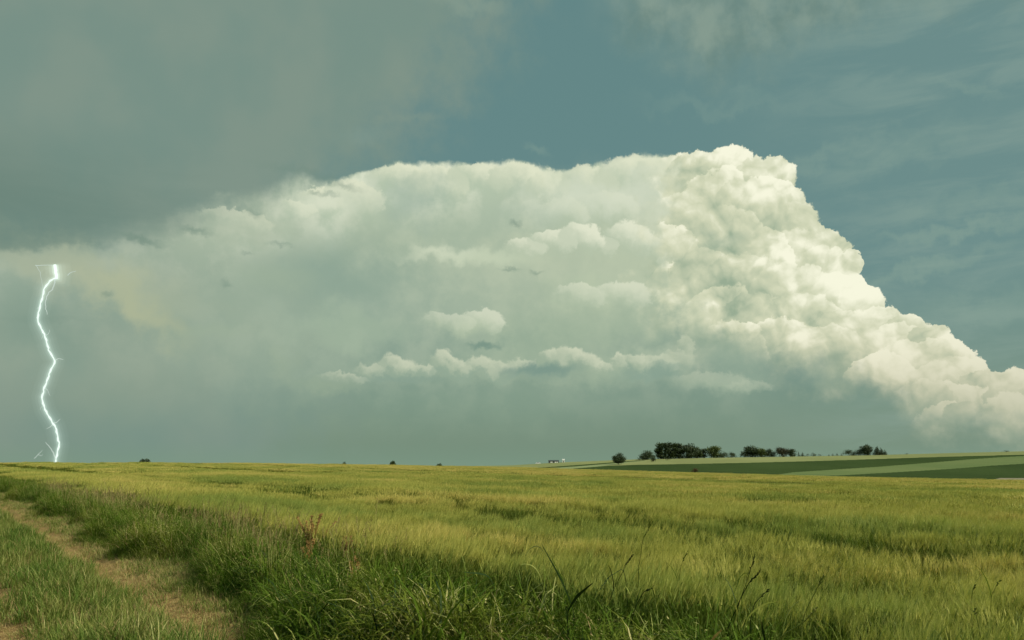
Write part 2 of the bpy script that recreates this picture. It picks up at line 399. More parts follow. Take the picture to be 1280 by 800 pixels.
col = W.mix(cu, col, ccol)
for (x, y, rx, ry, rot, a, c) in (
        (915, 447, 62, 34, -10, .7, (146, 168, 149)), (860, 400, 30, 34, 0, .2, (170, 188, 163)), (1015, 455, 60, 22, -30, .35, (160, 176, 152)),
        (905, 300, 40, 12, 20, .25, (180, 194, 172))):
    step(); col = W.mix(W.mul(ell(x, y, rx * 1.2, ry * 1.2, rot, Qrag), a), col, C(*c))


# --- closures: the costly layers are only evaluated where they can be seen
def BG(c, strength=STR):
    n = W.new('ShaderNodeBackground'); W.put(n.inputs['Color'], c); n.inputs['Strength'].default_value = strength
    return n.outputs[0]
def MS(f, a, b):
    n = W.new('ShaderNodeMixShader'); W.put(n.inputs[0], f); W.l.new(a, n.inputs[1]); W.l.new(b, n.inputs[2])
    return n.outputs[0]
front = W.ss(W.m('ABSOLUTE', u), 1060, 960)
front = W.mul(front, W.ss(v, 820, 720))
ground_side = W.ss(v, -22, -48)
is_right = W.m('GREATER_THAN', u, U(690, 300))
seen = MS(is_right, BG(col_left), BG(col))
plain = W.mix(W.mul(W.ss(W.m('ABSOLUTE', u), 900, 2200), .8), W.mix(.7, air, airc), C(150, 168, 160))
whole = MS(front, BG(plain), seen)
whole = MS(ground_side, whole, BG(C(66, 76, 36)))
wo = W.new('ShaderNodeOutputWorld'); W.l.new(whole, wo.inputs['Surface'])
# ------------------------------------------------------------------ terrain
AZD = azel(-100, 580)[0]                              # direction of the track, the verge and the drilled rows
DX, DY = math.sin(AZD), math.cos(AZD)                 # along the track
NX, NY = math.cos(AZD), -math.sin(AZD)                # across it, to the right
rng = np.random.default_rng(7)
CANOPY = 0.76
def lookup(pts):
    a = np.array([azel(x, y) for x, y in pts]); return a[:, 0], np.tan(a[:, 1])
CREST = lookup([(-400, 577), (-200, 577), (0, 578), (200, 578), (350, 579), (540, 582), (640, 584), (700, 586), (800, 589), (940, 593), (1040, 596), (1240, 600), (1500, 604)])
SKYL = lookup([(-400, 583), (200, 583), (480, 583.5), (560, 583), (640, 581.6), (700, 578), (760, 575.6), (800, 574), (860, 572.6), (940, 571.4), (1030, 570), (1100, 568.6), (1200, 566), (1280, 564), (1500, 561)])
RC, R1, R2 = 210.0, 380.0, 1100.0

def terrain(x, y):
    x = np.asarray(x, float); y = np.asarray(y, float)
    r = np.hypot(x, y) + 1e-6
    az = np.arctan2(x, y)
    back = np.clip((np.abs(az) - 0.7) / 1.0, 0, 1)
    ec = np.interp(az, *CREST); es = np.interp(az, *SKYL)
    zc = (EYE + RC * ec - CANOPY) * (1 - back)
    z1 = EYE + R1 * (ec - 0.022)
    zs = EYE + R2 * es
    near = zc * np.minimum(r / RC, 1) ** 1.35
    t = np.clip((r - RC) / (R1 - RC), 0, 1); t2 = t * t * (3 - 2 * t)
    mid = zc + (z1 - zc) * t2
    f = np.clip((r - R1) / (R2 - R1), 0, 1)
    e = (ec - 0.022) + (es - (ec - 0.022)) * (1 - (1 - f) ** 1.6)
    hill = EYE + r * e
    far = zs - (r - R2) * 0.012 * np.minimum((r - R2) / 300, 1)
    z = np.where(r < RC, near, np.where(r < R1, mid, np.where(r < R2, hill, far)))
    p = x * NX + y * NY; q = x * DX + y * DY
    wob = 0.10 * np.sin(q * 0.35) + 0.06 * np.sin(q * 0.9 + 1)
    g = lambda c, w: np.exp(-((p - c - wob * .5) / w) ** 2)
    micro = -0.08 * g(0.95, .24) - 0.08 * g(2.72, .26) + 0.05 * g(1.85, .35) + 0.14 * (1 / (1 + np.exp(-(p - 3.5) / .2))) * (1 / (1 + np.exp((p - 4.8) / .25)))
    z = z + micro * np.clip((90 - r) / 50, 0, 1)
    return z
def tz(x, y): return float(terrain(x, y))

def radius_at(x, y, lo=R1, hi=R2):
    """distance at which the far slope is seen at photo pixel (x, y)"""
    a, e = azel(x, y); te = math.tan(e)
    rr = np.linspace(lo, hi, 1500)
    zz = terrain(rr * math.sin(a), rr * math.cos(a))
    ok = np.nonzero((zz - EYE) / rr >= te)[0]
    return rr[ok[0]] if len(ok) else hi * .985

def principled(nt, color, rough=0.8, spec=0.2, normal=None):
    b = nt.new('ShaderNodeBsdfPrincipled')
    nt.put(b.inputs['Base Color'], color); nt.put(b.inputs['Roughness'], rough)
    b.inputs['Specular IOR Level'].default_value = spec
    if normal is not None: nt.l.new(normal, b.inputs['Normal'])
    return b
def material(name):
    m = bpy.data.materials.new(name); m.use_nodes = True
    m.node_tree.nodes.clear()
    return m, NT(m.node_tree)
def finish(nt, sh):
    o = nt.new('ShaderNodeOutputMaterial'); nt.l.new(sh if isinstance(sh, bpy.types.NodeSocket) else sh.outputs[0], o.inputs['Surface'])
def bump(nt, h, strength, dist):
    b = nt.new('ShaderNodeBump'); nt.put(b.inputs['Height'], h); b.inputs['Strength'].default_value = strength; b.inputs['Distance'].default_value = dist
    return b.outputs[0]
def pq_coord(nt):
    g = nt.new('ShaderNodeNewGeometry').outputs['Position']
    p = nt.v('DOT_PRODUCT', g, (NX, NY, 0)); q = nt.v('DOT_PRODUCT', g, (DX, DY, 0))
    return g, p, q

# near ground: soil with trodden straw in the wheel ruts, green floor elsewhere
m_near, nt = material('soil and stubble')
g, p, q = pq_coord(nt)
nA = nt.noise(g, 1.1, 5, .6); nB = nt.noise(g, 9, 5, .65); nC = nt.noise(g, 45, 4, .7)
straw = nt.voro(nt.v('MULTIPLY', nt.xyz(nt.mul(p, 70), nt.mul(q, 9), 0), (1, 1, 1)), 1.0, 1, .5, dim='2D')
pw = nt.add(p, nt.mul(nt.sub(nA, .5), .7))
rutmask = nt.mx(nt.ss(nt.m('ABSOLUTE', nt.sub(pw, .92)), .52, .14), nt.ss(nt.m('ABSOLUTE', nt.sub(pw, 2.72)), .52, .14))
soil = nt.mix(nt.ss(nB, .3, .7), (.17, .10, .035, 1), (.36, .25, .09, 1))
soil = nt.mix(nt.ss(straw, .25, .05), soil, (.60, .48, .21, 1))
soil = nt.mix(nt.ss(nC, .55, .75), soil, (.09, .05, .025, 1))
moss = nt.mix(nt.ss(nB, .3, .7), (.07, .085, .02, 1), (.22, .20, .06, 1))
moss = nt.mix(nt.ss(nA, .45, .75), moss, (.2, .145, .06, 1))
floor_c = nt.mix(rutmask, moss, soil)
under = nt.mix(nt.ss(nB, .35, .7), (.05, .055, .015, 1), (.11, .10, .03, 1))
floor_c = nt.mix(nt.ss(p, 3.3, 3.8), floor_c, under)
hgt = nt.add(nt.mul(nB, .6), nt.add(nt.mul(nC, .3), nt.mul(straw, .2)))
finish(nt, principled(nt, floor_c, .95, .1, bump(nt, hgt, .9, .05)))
# ground below the standing barley
m_barley_floor, nt = material('barley field floor')
g, p, q = pq_coord(nt)
nA = nt.noise(g, .25, 5, .6); nB = nt.noise(g, 5, 4, .6)
finish(nt, principled(nt, nt.mix(nt.ss(nA, .35, .65), (.10, .11, .025, 1), nt.mix(nB, (.13, .13, .03, 1), (.2, .18, .05, 1))), .95, .1))

def crop_mat(name, a, b, stripe=0.0, seed=0.0):
    m, nt = material(name)
    g, p, q = pq_coord(nt)
    n1 = nt.noise(nt.v('ADD', nt.v('MULTIPLY', g, (1, .35, 1)), (seed, 0, 0)), .012, 6, .62)
    n2 = nt.noise(g, .12, 7, .75)
    s_ = nt.m('SINE', nt.mul(nt.add(p, nt.mul(n1, 30)), .22))
    f = nt.add(nt.ss(n1, .32, .68, 0, .65), nt.add(nt.mul(n2, .6), nt.mul(nt.ss(s_, .86, 1), -stripe)))
    finish(nt, principled(nt, nt.mix(f, a, b), .95, .05, bump(nt, n2, .5, .6)))
    return m
m_pale = crop_mat('pale ripening grain', (.175, .20, .075, 1), (.235, .255, .105, 1), .35)
m_dark = crop_mat('dark green root crop', (.026, .048, .010, 1), (.042, .07, .017, 1), .2, 50)
m_light = crop_mat('fresh green cereal', (.10, .148, .05, 1), (.14, .18, .065, 1), .25, 90)
m_lane = crop_mat('pale farm lane', (.20, .18, .11, 1), (.27, .24, .16, 1))
m_path = crop_mat('grassy field margin', (.17, .22, .09, 1), (.22, .26, .12, 1), 0, 30)

def yb(pts):                                            # boundary of a field as seen in the photo
    a = np.array(pts, float); return lambda x: np.interp(x, a[:, 0], a[:, 1])
B = dict(
    d1t=yb([(655, 586), (685, 583.8), (716, 581.6), (745, 579.5), (780, 576.8), (806, 575.2), (812, 590)]),
    d1b=yb([(655, 586), (690, 584.8), (720, 583), (745, 581.0), (770, 578.8), (790, 577.0), (812, 575.3)]),
    gb=yb([(640, 588), (700, 586.6), (725, 584.6), (745, 583.4), (770, 580.6), (790, 577.6), (812, 575.4)]),
    d2t=yb([(690, 588), (715, 586), (730, 584.6), (760, 582.2), (800, 580.9), (870, 579.8), (940, 578.3), (1000, 576.8), (1060, 575), (1120, 572.9), (1180, 571), (1230, 569.6), (1280, 568.4), (1400, 566)]),
    d2b=yb([(640, 620), (950, 620), (965, 594.5), (990, 590.6), (1040, 587.2), (1100, 583.4), (1160, 578.6), (1210, 574.4), (1250, 571.6), (1280, 570), (1400, 566.5)]),
    wb=yb([(640, 640), (950, 640), (1000, 595.8), (1050, 594.2), (1100, 591.4), (1150, 588.5), (1200, 585.2), (1240, 582), (1280, 579.6), (1400, 573)]))

# polar sheet centred under the camera, fine inside the view, reaching past the horizon
azs = np.concatenate([np.arange(-180, -42, 6.0), np.arange(-42, 42, 0.075), np.arange(42, 180, 6.0)]) * math.pi / 180
rr = [0.0, .4, .8, 1.2]
while rr[-1] < 30: rr.append(rr[-1] * 1.022)
while rr[-1] < RC: rr.append(rr[-1] * 1.045)
rr += list(np.linspace(RC + 8, R1, 26)) + list(R1 + (R2 - R1) * (np.linspace(0, 1, 170)[1:]) ** 1.15)
while rr[-1] < 45000: rr.append(rr[-1] * 1.10)
rr = np.array(rr)
A, RR = np.meshgrid(azs, rr)
X = RR * np.sin(A); Y = RR * np.cos(A); Z = terrain(X, Y)
Z += 0.012 * np.sin(X * 13.1 + 3 * np.sin(Y * 5)) * np.sin(Y * 11.7) * (RR < 40)
nr, na = X.shape
co = np.stack([X, Y, Z], -1).reshape(-1, 3)
me = bpy.data.meshes.new('ground')
i, j = np.meshgrid(np.arange(nr - 1), np.arange(na), indexing='ij')
jn = (j + 1) % na
quads = np.stack([i * na + j, i * na + jn, (i + 1) * na + jn, (i + 1) * na + j], -1).reshape(-1, 4)[:, ::-1]
me.vertices.add(len(co)); me.vertices.foreach_set('co', co.ravel())
me.loops.add(quads.size); me.loops.foreach_set('vertex_index', quads.ravel().astype(np.int32))
me.polygons.add(len(quads)); me.polygons.foreach_set('loop_start', np.arange(0, quads.size, 4, dtype=np.int32))
me.polygons.foreach_set('loop_total', np.full(len(quads), 4, np.int32))
fc = co[quads].mean(1)
fr = np.hypot(fc[:, 0], fc[:, 1]); faz = np.arctan2(fc[:, 0], fc[:, 1]); fel = np.arctan2(fc[:, 2] - EYE, fr)
# photo pixel in which each face of the far slope lies, only to read off which field it belongs to
dxx = np.cos(fel) * np.sin(faz); dyy = np.cos(fel) * np.cos(faz); dzz = np.sin(fel)
cz = dyy * CP + dzz * SP; cy = -dyy * SP + dzz * CP
px = 640 + FPX * dxx / np.maximum(cz, .05); py = 400 - FPX * cy / np.maximum(cz, .05)
mi = np.zeros(len(quads), np.int32)
fp = fc[:, 0] * NX + fc[:, 1] * NY
mi[(fp > 4.9) | (fr > 90)] = 1
farf = fr > RC + 60
k = np.full(len(quads), 2, np.int32)
k[(py > B['d1t'](px)) & (py < B['d1b'](px)) & (px < 812)] = 3
k[(py >= B['d1b'](px)) & (py < B['gb'](px)) & (px < 812) & (px > 700)] = 6
k[(py > B['d2t'](px)) & (px > 690)] = 3
k[(py > B['d2b'](px)) & (px > 955)] = 4
k[(py > B['wb'](px)) & (px > 955)] = 3
k[(py > 597.4) & (py < 599.8) & (px > 1250 - (py - 597.4) * 4)] = 5
mi = np.where(farf, k, mi)
for m in (m_near, m_barley_floor, m_pale, m_dark, m_light, m_lane, m_path): me.materials.append(m)
me.polygons.foreach_set('material_index', mi)
me.polygons.foreach_set('use_smooth', np.ones(len(quads), bool))
me.update(calc_edges=True)
ground = bpy.data.objects.new('ground', me); sc.collection.objects.link(ground)
ground['kind'] = 'structure'
# ------------------------------------------------------------------ plants: blade meshes
class Geo:
    def __init__(s): s.v = []; s.f = []; s.m = []; s.n = 0
    def ribbon(s, pts, widths, side, mat=0):
        """flat tapering ribbon along pts (k x 3); side = unit vector across"""
        pts = np.asarray(pts); k = len(pts)
        a = pts - side * (np.asarray(widths)[:, None] / 2); b = pts + side * (np.asarray(widths)[:, None] / 2)
        base = s.n
        tip = widths[-1] == 0
        for t in range(k - 1): s.v += [a[t], b[t]]
        if tip: s.v.append(pts[-1]); s.n += 2 * (k - 1) + 1
        else: s.v += [a[-1], b[-1]]; s.n += 2 * k
        for t in range(k - 2): s.f.append((base + 2 * t, base + 2 * t + 1, base + 2 * t + 3, base + 2 * t + 2)); s.m.append(mat)
        t = k - 2
        if tip: s.f.append((base + 2 * t, base + 2 * t + 1, base + 2 * t + 2))
        else: s.f.append((base + 2 * t, base + 2 * t + 1, base + 2 * t + 3, base + 2 * t + 2))
        s.m.append(mat)
    def spindle(s, a, b, w, mat=0, sides=3):
        a = np.asarray(a, float); b = np.asarray(b, float); d = b - a; d = d / (np.linalg.norm(d) + 1e-9)
        u_ = np.cross(d, (0.3, .9, .2)); u_ /= np.linalg.norm(u_); w_ = np.cross(d, u_)
        base = s.n; c = a + (b - a) * .42
        s.v.append(a)
        for k in range(sides):
            t = k * 2 * math.pi / sides; s.v.append(c + (u_ * math.cos(t) + w_ * math.sin(t)) * w / 2)
        s.v.append(b); s.n += sides + 2
        for k in range(sides):
            k2 = (k + 1) % sides
            s.f.append((base, base + 1 + k2, base + 1 + k)); s.f.append((base + 1 + k, base + 1 + k2, base + 1 + sides)); s.m += [mat, mat]
    def quad(s, c, u_, w_, mat=0):
        base = s.n; c = np.asarray(c)
        s.v += [c - u_, c + w_ * .6, c + u_, c - w_ * .6]; s.n += 4
        s.f.append((base, base + 1, base + 2, base + 3)); s.m.append(mat)
    def tube(s, pts, rad, sides=6, mat=0):
        pts = [np.asarray(p_, float) for p_ in pts]; base = s.n
        for k, p_ in enumerate(pts):
            d = pts[min(k + 1, len(pts) - 1)] - pts[max(k - 1, 0)]; d /= np.linalg.norm(d) + 1e-9
            u_ = np.cross(d, (0.1, 1, .05)); u_ /= np.linalg.norm(u_) + 1e-9; w_ = np.cross(d, u_)
            for q_ in range(sides):
                t = q_ * 2 * math.pi / sides; s.v.append(p_ + (u_ * math.cos(t) + w_ * math.sin(t)) * rad[k])
        s.n += sides * len(pts)
        for k in range(len(pts) - 1):
            for q_ in range(sides):
                a = base + k * sides + q_; b = base + k * sides + (q_ + 1) % sides
                s.f.append((a, b, b + sides, a + sides)); s.m.append(mat)
        s.f.append(tuple(base + q_ for q_ in range(sides))[::-1]); s.m.append(mat)
        s.f.append(tuple(base + (len(pts) - 1) * sides + q_ for q_ in range(sides))); s.m.append(mat)
    def mesh(s, name, mats, smooth=False):
        me = bpy.data.meshes.new(name)
        me.from_pydata([tuple(map(float, v_)) for v_ in s.v], [], s.f)
        for m in mats: me.materials.append(m)
        me.polygons.foreach_set('material_index', s.m)
        if smooth: me.polygons.foreach_set('use_smooth', [True] * len(s.f))
        me.update(); return me

def leaf_mat(name, cols, noise_scale=.35, transl=.35, rough=.55, spec=.25, stretch=None, fine=14.0):
    """cols: three colours mixed by world position (broad drifts) and finer variation"""
    m, nt = material(name)
    g, p, q = pq_coord(nt)
    vec = g if stretch is None else nt.xyz(nt.mul(p, stretch[0]), nt.mul(q, stretch[1]), 0)
    n1 = nt.noise(vec, noise_scale, 5, .6)
    n2 = nt.noise(g, fine, 5, .75)
    f = nt.add(nt.ss(n1, .28, .70), nt.mul(nt.sub(n2, .5), 1.35))
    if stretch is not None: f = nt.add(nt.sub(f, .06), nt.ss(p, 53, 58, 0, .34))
    c = nt.mix(nt.ss(f, .0, .5), cols[0], cols[1]); c = nt.mix(nt.ss(f, .5, 1.0), c, cols[2])
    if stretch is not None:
        dip_shade = nt.ss(nt.m('ABSOLUTE', nt.sub(p, 51.5)), 2.0, .7)  # shade of a dip across the field, painted into the crop colour
        c = nt.mix(nt.mul(dip_shade, .7), c, (.075, .105, .022, 1))
    b = principled(nt, c, rough, spec)
    tr = nt.new('ShaderNodeBsdfTranslucent'); nt.put(tr.inputs['Color'], nt.mix(.5, c, (.35, .45, .05, 1), 'SOFT_LIGHT'))
    ms = nt.new('ShaderNodeMixShader'); ms.inputs[0].default_value = transl
    nt.l.new(b.outputs[0], ms.inputs[1]); nt.l.new(tr.outputs[0], ms.inputs[2])
    finish(nt, ms.outputs[0]); return m
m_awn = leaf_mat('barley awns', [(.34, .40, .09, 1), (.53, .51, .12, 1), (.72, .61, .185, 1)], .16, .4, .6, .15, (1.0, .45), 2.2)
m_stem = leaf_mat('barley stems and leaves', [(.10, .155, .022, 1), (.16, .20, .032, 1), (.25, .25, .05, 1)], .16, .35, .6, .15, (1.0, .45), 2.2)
m_grass = leaf_mat('verge grass', [(.045, .095, .009, 1), (.088, .148, .015, 1), (.165, .20, .028, 1)], .9, .30, .6, .05, None, 9.0)
m_grass_pale = leaf_mat('pale grass blades', [(.22, .27, .06, 1), (.32, .35, .09, 1), (.46, .42, .16, 1)], .9, .3, .5, .25)
m_dry = leaf_mat('dry straw', [(.22, .15, .06, 1), (.36, .26, .11, 1), (.44, .33, .15, 1)], 2.0, .2, .7, .2)
m_rust = leaf_mat('reddish seed heads', [(.17, .11, .05, 1), (.27, .185, .08, 1), (.36, .27, .12, 1)], 3.0, .2, .7, .2)
m_dock = leaf_mat('rust coloured seeds', [(.24, .135, .05, 1), (.36, .21, .07, 1), (.46, .30, .10, 1)], 3.0, .2, .7, .15)
m_turf = leaf_mat('track turf', [(.07, .14, .018, 1), (.12, .185, .03, 1), (.23, .24, .06, 1)], 1.6, .3, .6, .12)
m_dark_blade = leaf_mat('dark broad blades', [(.012, .03, .006, 1), (.02, .042, .008, 1), (.03, .055, .012, 1)], 3.0, .08, .6, .1)  # a darker green than the verge grass

def curve_pts(base, h, yaw, lean, droop, k=5):
    """points of a blade that rises, leans and droops towards yaw"""
    d = np.array([math.cos(yaw), math.sin(yaw), 0]); out = []
    pos = np.array(base, float); ang = lean * .3
    step = h / (k - 1)
    for t in range(k):
        out.append(pos.copy())
        ang = lean * .3 + (lean * .7 + droop) * ((t + .5) / (k - 1)) ** 1.5
        pos = pos + step * (d * math.sin(ang) + np.array([0, 0, 1]) * math.cos(ang))
    return np.array(out), np.array([-math.sin(yaw), math.cos(yaw), 0])

WIND = R(15)                                            # the barley nods to the right
def barley_clump(rad, n, wide=1.0, seed=0, coarse=False):
    r_ = random.Random(seed); G = Geo()
    for _ in range(n):
        a = r_.uniform(0, 6.283); rr_ = rad * math.sqrt(r_.random())
        base = (rr_ * math.cos(a), rr_ * math.sin(a), 0)
        h = r_.gauss(.60, .035); yaw = WIND + r_.gauss(0, .8); lean = r_.uniform(.08, .38)
        pts, side = curve_pts(base, h, yaw, lean, .05, 3 if coarse else 4)
        # ribbons are turned at random about the vertical
        t = r_.uniform(0, math.pi); side = np.array([math.cos(t), math.sin(t), 0])
        G.ribbon(pts, [.005 * wide] * len(pts), side, 1)
        tip = pts[-1]; d = pts[-1] - pts[-2]; d /= np.linalg.norm(d)
        for _l in range(1 if coarse else 2):
            f = r_.uniform(.35, .85); b0 = pts[0] + (pts[-1] - pts[0]) * f
            lp, ls = curve_pts(b0, r_.uniform(.14, .26), r_.uniform(0, 6.28), r_.uniform(.4, .9), r_.uniform(.2, 1.2), 4)
            G.ribbon(lp, [.009 * wide, .010 * wide, .007 * wide, 0], ls, 1)
        hd = d * .075 + np.array([math.cos(yaw), math.sin(yaw), -.1]) * .02
        head = tip + hd
        G.spindle(tip, head + hd * .2, .012 * wide, 0)
        for _w in range(4 if coarse else 8):
            f = r_.uniform(0, 1); s0 = tip + hd * f
            dr = hd / np.linalg.norm(hd) + np.array([r_.gauss(0, .17), r_.gauss(0, .17), r_.gauss(.05, .12)])
            dr /= np.linalg.norm(dr); L = r_.uniform(.10, .15)
            t = r_.uniform(0, math.pi)
            G.ribbon([s0, s0 + dr * L], [.0022 * wide * (1.3 if coarse else 1), 0], np.array([math.cos(t), math.sin(t), 0]), 0)
    return G.mesh('barley_clump', [m_awn, m_stem])

def grass_clump(rad, n, h0, h1, w, mats, seed=0, droop=(.2, 1.6), heads=0, dry=.08, pale=.12, spread=.5, herbs=0):
    r_ = random.Random(seed); G = Geo()
    for _ in range(n):
        a = r_.uniform(0, 6.283); rr_ = rad * math.sqrt(r_.random())
        base = (rr_ * math.cos(a), rr_ * math.sin(a), -.02)
        h = r_.uniform(h0, h1); yaw = a + r_.gauss(0, 1.0) if r_.random() < .6 else r_.uniform(0, 6.28)
        pts, side = curve_pts(base, h, yaw, r_.uniform(.1, spread), r_.uniform(*droop), 6)
        if r_.random() < .35:
            t = r_.uniform(0, math.pi); side = np.array([math.cos(t), math.sin(t), 0])
        q_ = r_.random(); mt = 2 if q_ < dry else (1 if q_ < dry + pale else 0)
        ww = w * r_.uniform(.6, 1.3)
        G.ribbon(pts, [ww * .7, ww, ww, ww * .85, ww * .5, 0], side, mt)
    for _ in range(herbs):
        a = r_.uniform(0, 6.283); rr_ = rad * math.sqrt(r_.random()) * 1.1
        c_ = np.array((rr_ * math.cos(a), rr_ * math.sin(a), r_.uniform(.06, h1 * .72)))
        yaw = r_.uniform(0, 6.283); tl = r_.uniform(-.3, .9); L = r_.uniform(.008, .022)
        ax = np.array([math.cos(yaw) * math.cos(tl), math.sin(yaw) * math.cos(tl), math.sin(tl)]) * L
        ws = np.array([-math.sin(yaw), math.cos(yaw), r_.uniform(-.4, .4)]) * L * .6
        G.quad(c_, ax, ws, 1 if r_.random() < .15 else 0)
    for _ in range(heads):
        a = r_.uniform(0, 6.283); rr_ = rad * math.sqrt(r_.random())
        h = h1 * r_.uniform(.95, 1.3); yaw = WIND + r_.gauss(0, .9)
        pts, side = curve_pts((rr_ * math.cos(a), rr_ * math.sin(a), 0), h, yaw, r_.uniform(.05, .3), .1, 5)
        G.ribbon(pts, [.003] * 5, side, 1)
        tip = pts[-1]; d = pts[-1] - pts[-2]; d /= np.linalg.norm(d)
        for k in range(9):
            s0 = tip - d * .14 * k / 9; t = r_.uniform(0, 6.28)
            dr = d + np.array([math.cos(t), math.sin(t), 0]) * .7; dr /= np.linalg.norm(dr)
            G.spindle(s0, s0 + dr * r_.uniform(.02, .045), .006, 3)
    return G.mesh('grass_clump', mats)

# ------------------------------------------------------------------ scattering (one object of countless plants)
def scatter(name, label, cat, pts, yaw, scale, idx, meshes, tilt=.06):
    protos = bpy.data.collections.new(name + ' sources')
    for k, m in enumerate(meshes):
        o = bpy.data.objects.new('%s_source_%02d' % (name, k), m); protos.objects.link(o)
    n = len(pts)
    me = bpy.data.meshes.new(name); me.from_pydata([tuple(p_) for p_ in pts], [], [])
    rot = np.stack([rng.normal(0, tilt, n), rng.normal(0, tilt, n), yaw], -1)
    a = me.attributes.new('rot', 'FLOAT_VECTOR', 'POINT'); a.data.foreach_set('vector', rot.astype(np.float32).ravel())
    a = me.attributes.new('size', 'FLOAT', 'POINT'); a.data.foreach_set('value', np.asarray(scale, np.float32))
    a = me.attributes.new('pick', 'INT', 'POINT'); a.data.foreach_set('value', np.asarray(idx, np.int32))
    ob = bpy.data.objects.new(name, me); sc.collection.objects.link(ob)
    t = bpy.data.node_groups.new(name, 'GeometryNodeTree')
    t.interface.new_socket('Geometry', in_out='INPUT', socket_type='NodeSocketGeometry')
    t.interface.new_socket('Geometry', in_out='OUTPUT', socket_type='NodeSocketGeometry')
    gi = t.nodes.new('NodeGroupInput'); go = t.nodes.new('NodeGroupOutput')
    ip = t.nodes.new('GeometryNodeInstanceOnPoints'); ci = t.nodes.new('GeometryNodeCollectionInfo')
    ci.inputs['Collection'].default_value = protos; ci.inputs['Separate Children'].default_value = True; ci.inputs['Reset Children'].default_value = True
    def attr(nm_, ty):
        q_ = t.nodes.new('GeometryNodeInputNamedAttribute'); q_.data_type = ty; q_.inputs['Name'].default_value = nm_
        return q_.outputs['Attribute']
    t.links.new(gi.outputs[0], ip.inputs['Points']); t.links.new(ci.outputs[0], ip.inputs['Instance'])
    ip.inputs['Pick Instance'].default_value = True
    t.links.new(attr('pick', 'INT'), ip.inputs['Instance Index'])
    t.links.new(attr('rot', 'FLOAT_VECTOR'), ip.inputs['Rotation'])
    t.links.new(attr('size', 'FLOAT'), ip.inputs['Scale'])
    t.links.new(ip.outputs[0], go.inputs[0])
    md = ob.modifiers.new('plants', 'NODES'); md.node_group = t
    ob['label'] = label; ob['category'] = cat; ob['kind'] = 'stuff'
    return ob

def wedge(n, r0, r1, half=0.70):
    r = np.sqrt(rng.random(n) * (r1 * r1 - r0 * r0) + r0 * r0); a = rng.uniform(-half, half, n)
    return r * np.sin(a), r * np.cos(a)
def pq(x, y): return x * NX + y * NY, x * DX + y * DY
def field_edge(q): return 4.4 + .7 * np.clip((q - 4) / 16, 0, 1) + .22 * np.sin(q * .5) + .15 * np.sin(q * 1.7 + 1)
TRAM = [11.1, 13.3, 30.2, 32.4, 52.5, 54.7, 76, 78, 106, 108.2]
def in_tram(p, half):
    m = np.zeros(len(p), bool)
    for c in TRAM: m |= np.abs(p - c) < half
    return m

near_m = [barley_clump(.28, 60, 1.0, 10 + k) for k in range(6)]
mid_m = [barley_clump(.7, 120, 2.2, 30 + k, True) for k in range(4)]
far_m = [barley_clump(1.9, 200, 5.5, 50 + k, True) for k in range(4)]
sets = []
for (r0, r1, dens, gap_, base, cnt, lift) in ((2.5, 26, 6.0, .52, 0, 6, 0), (24, 75, 1.6, .75, 6, 4, 0), (72, 330, .22, 2.0, 10, 4, 0)):
    area = .70 * (r1 * r1 - r0 * r0); n = int(area * dens)
    x, y = wedge(n, r0, r1); p_, q_ = pq(x, y)
    keep = (p_ > field_edge(q_) + (.1 if r0 < 20 else .5 if r0 < 60 else 1.9)) & ~in_tram(p_ + .25 * np.sin(q_ * .8) * (rng.random(n) - .3), gap_ * (1.0 + .35 * np.sin(q_ * 1.3) * (r0 < 60))) & (np.hypot(x, y) < 290)
    x, y = x[keep], y[keep]; n = len(x)
    z = terrain(x, y)
    yaw = rng.normal(0, .35, n); s_ = rng.normal(1.0, .05, n) + .07 * np.sin(x * .5 + y * .3)
    sets.append((np.stack([x, y, z], -1), yaw, s_, base + rng.integers(0, cnt, n)))
P3 = np.concatenate([s_[0] for s_ in sets])
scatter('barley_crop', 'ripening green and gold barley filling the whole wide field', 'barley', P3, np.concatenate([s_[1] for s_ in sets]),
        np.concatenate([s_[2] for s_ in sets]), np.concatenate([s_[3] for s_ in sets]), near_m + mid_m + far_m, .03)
print('barley clumps', len(P3))

# verge of tall grass between the track and the field
GM = [m_grass, m_grass_pale, m_dry, m_rust]
tall = [grass_clump(.22, 88, .20, .74, .0078, GM, 100 + k, (.3, 2.3), 0, .04, .11, .9, 40 + 20 * k) for k in range(5)]
broad = [grass_clump(.26, 26, .45, .88, .017, [m_grass, m_grass_pale, m_dark_blade, m_rust], 140 + k, (.8, 2.6), 0, .22, .16, .8, 0) for k in range(4)]
tall += [grass_clump(.24, 80, .25, .68, .0075, GM, 120 + k, (.3, 2.2), 5, .10, .14, .9, 50) for k in range(3)]
def verge_left(q): return 3.12 + .35 * np.clip((q - 10) / 20, 0, 1) + .28 * np.sin(q * .55 + .5) + .16 * np.sin(q * 1.45) + .08 * np.sin(q * 3.7)
n = 9000
q_ = 3 + (rng.random(n) ** 1.35) * 95 - 8; p_ = rng.uniform(2.6, 5.5, n)
x = p_ * NX + q_ * DX; y = p_ * NY + q_ * DY
keep = (p_ > verge_left(q_)) & (p_ < field_edge(q_) + .25) & (y > .5) & (np.hypot(x, y) > 2.2)
x, y, p_, q_ = x[keep], y[keep], p_[keep], q_[keep]; n = len(x)
redz = (q_ > 8.5) & (q_ < 40) & (p_ > 3.7) & ((np.sin(q_ * .5 + 1.2) + .6 * np.sin(q_ * .9)) > -.5)
idx = np.where(redz & (rng.random(n) < .35), rng.integers(5, 8, n), rng.integers(0, 5, n))
near_ = (q_ < 11) & (rng.random(n) < .5)
idx = np.where(near_, rng.integers(8, 12, n), idx)
tall += broad
edge_s = np.clip((p_ - verge_left(q_)) / .5, .35, 1)
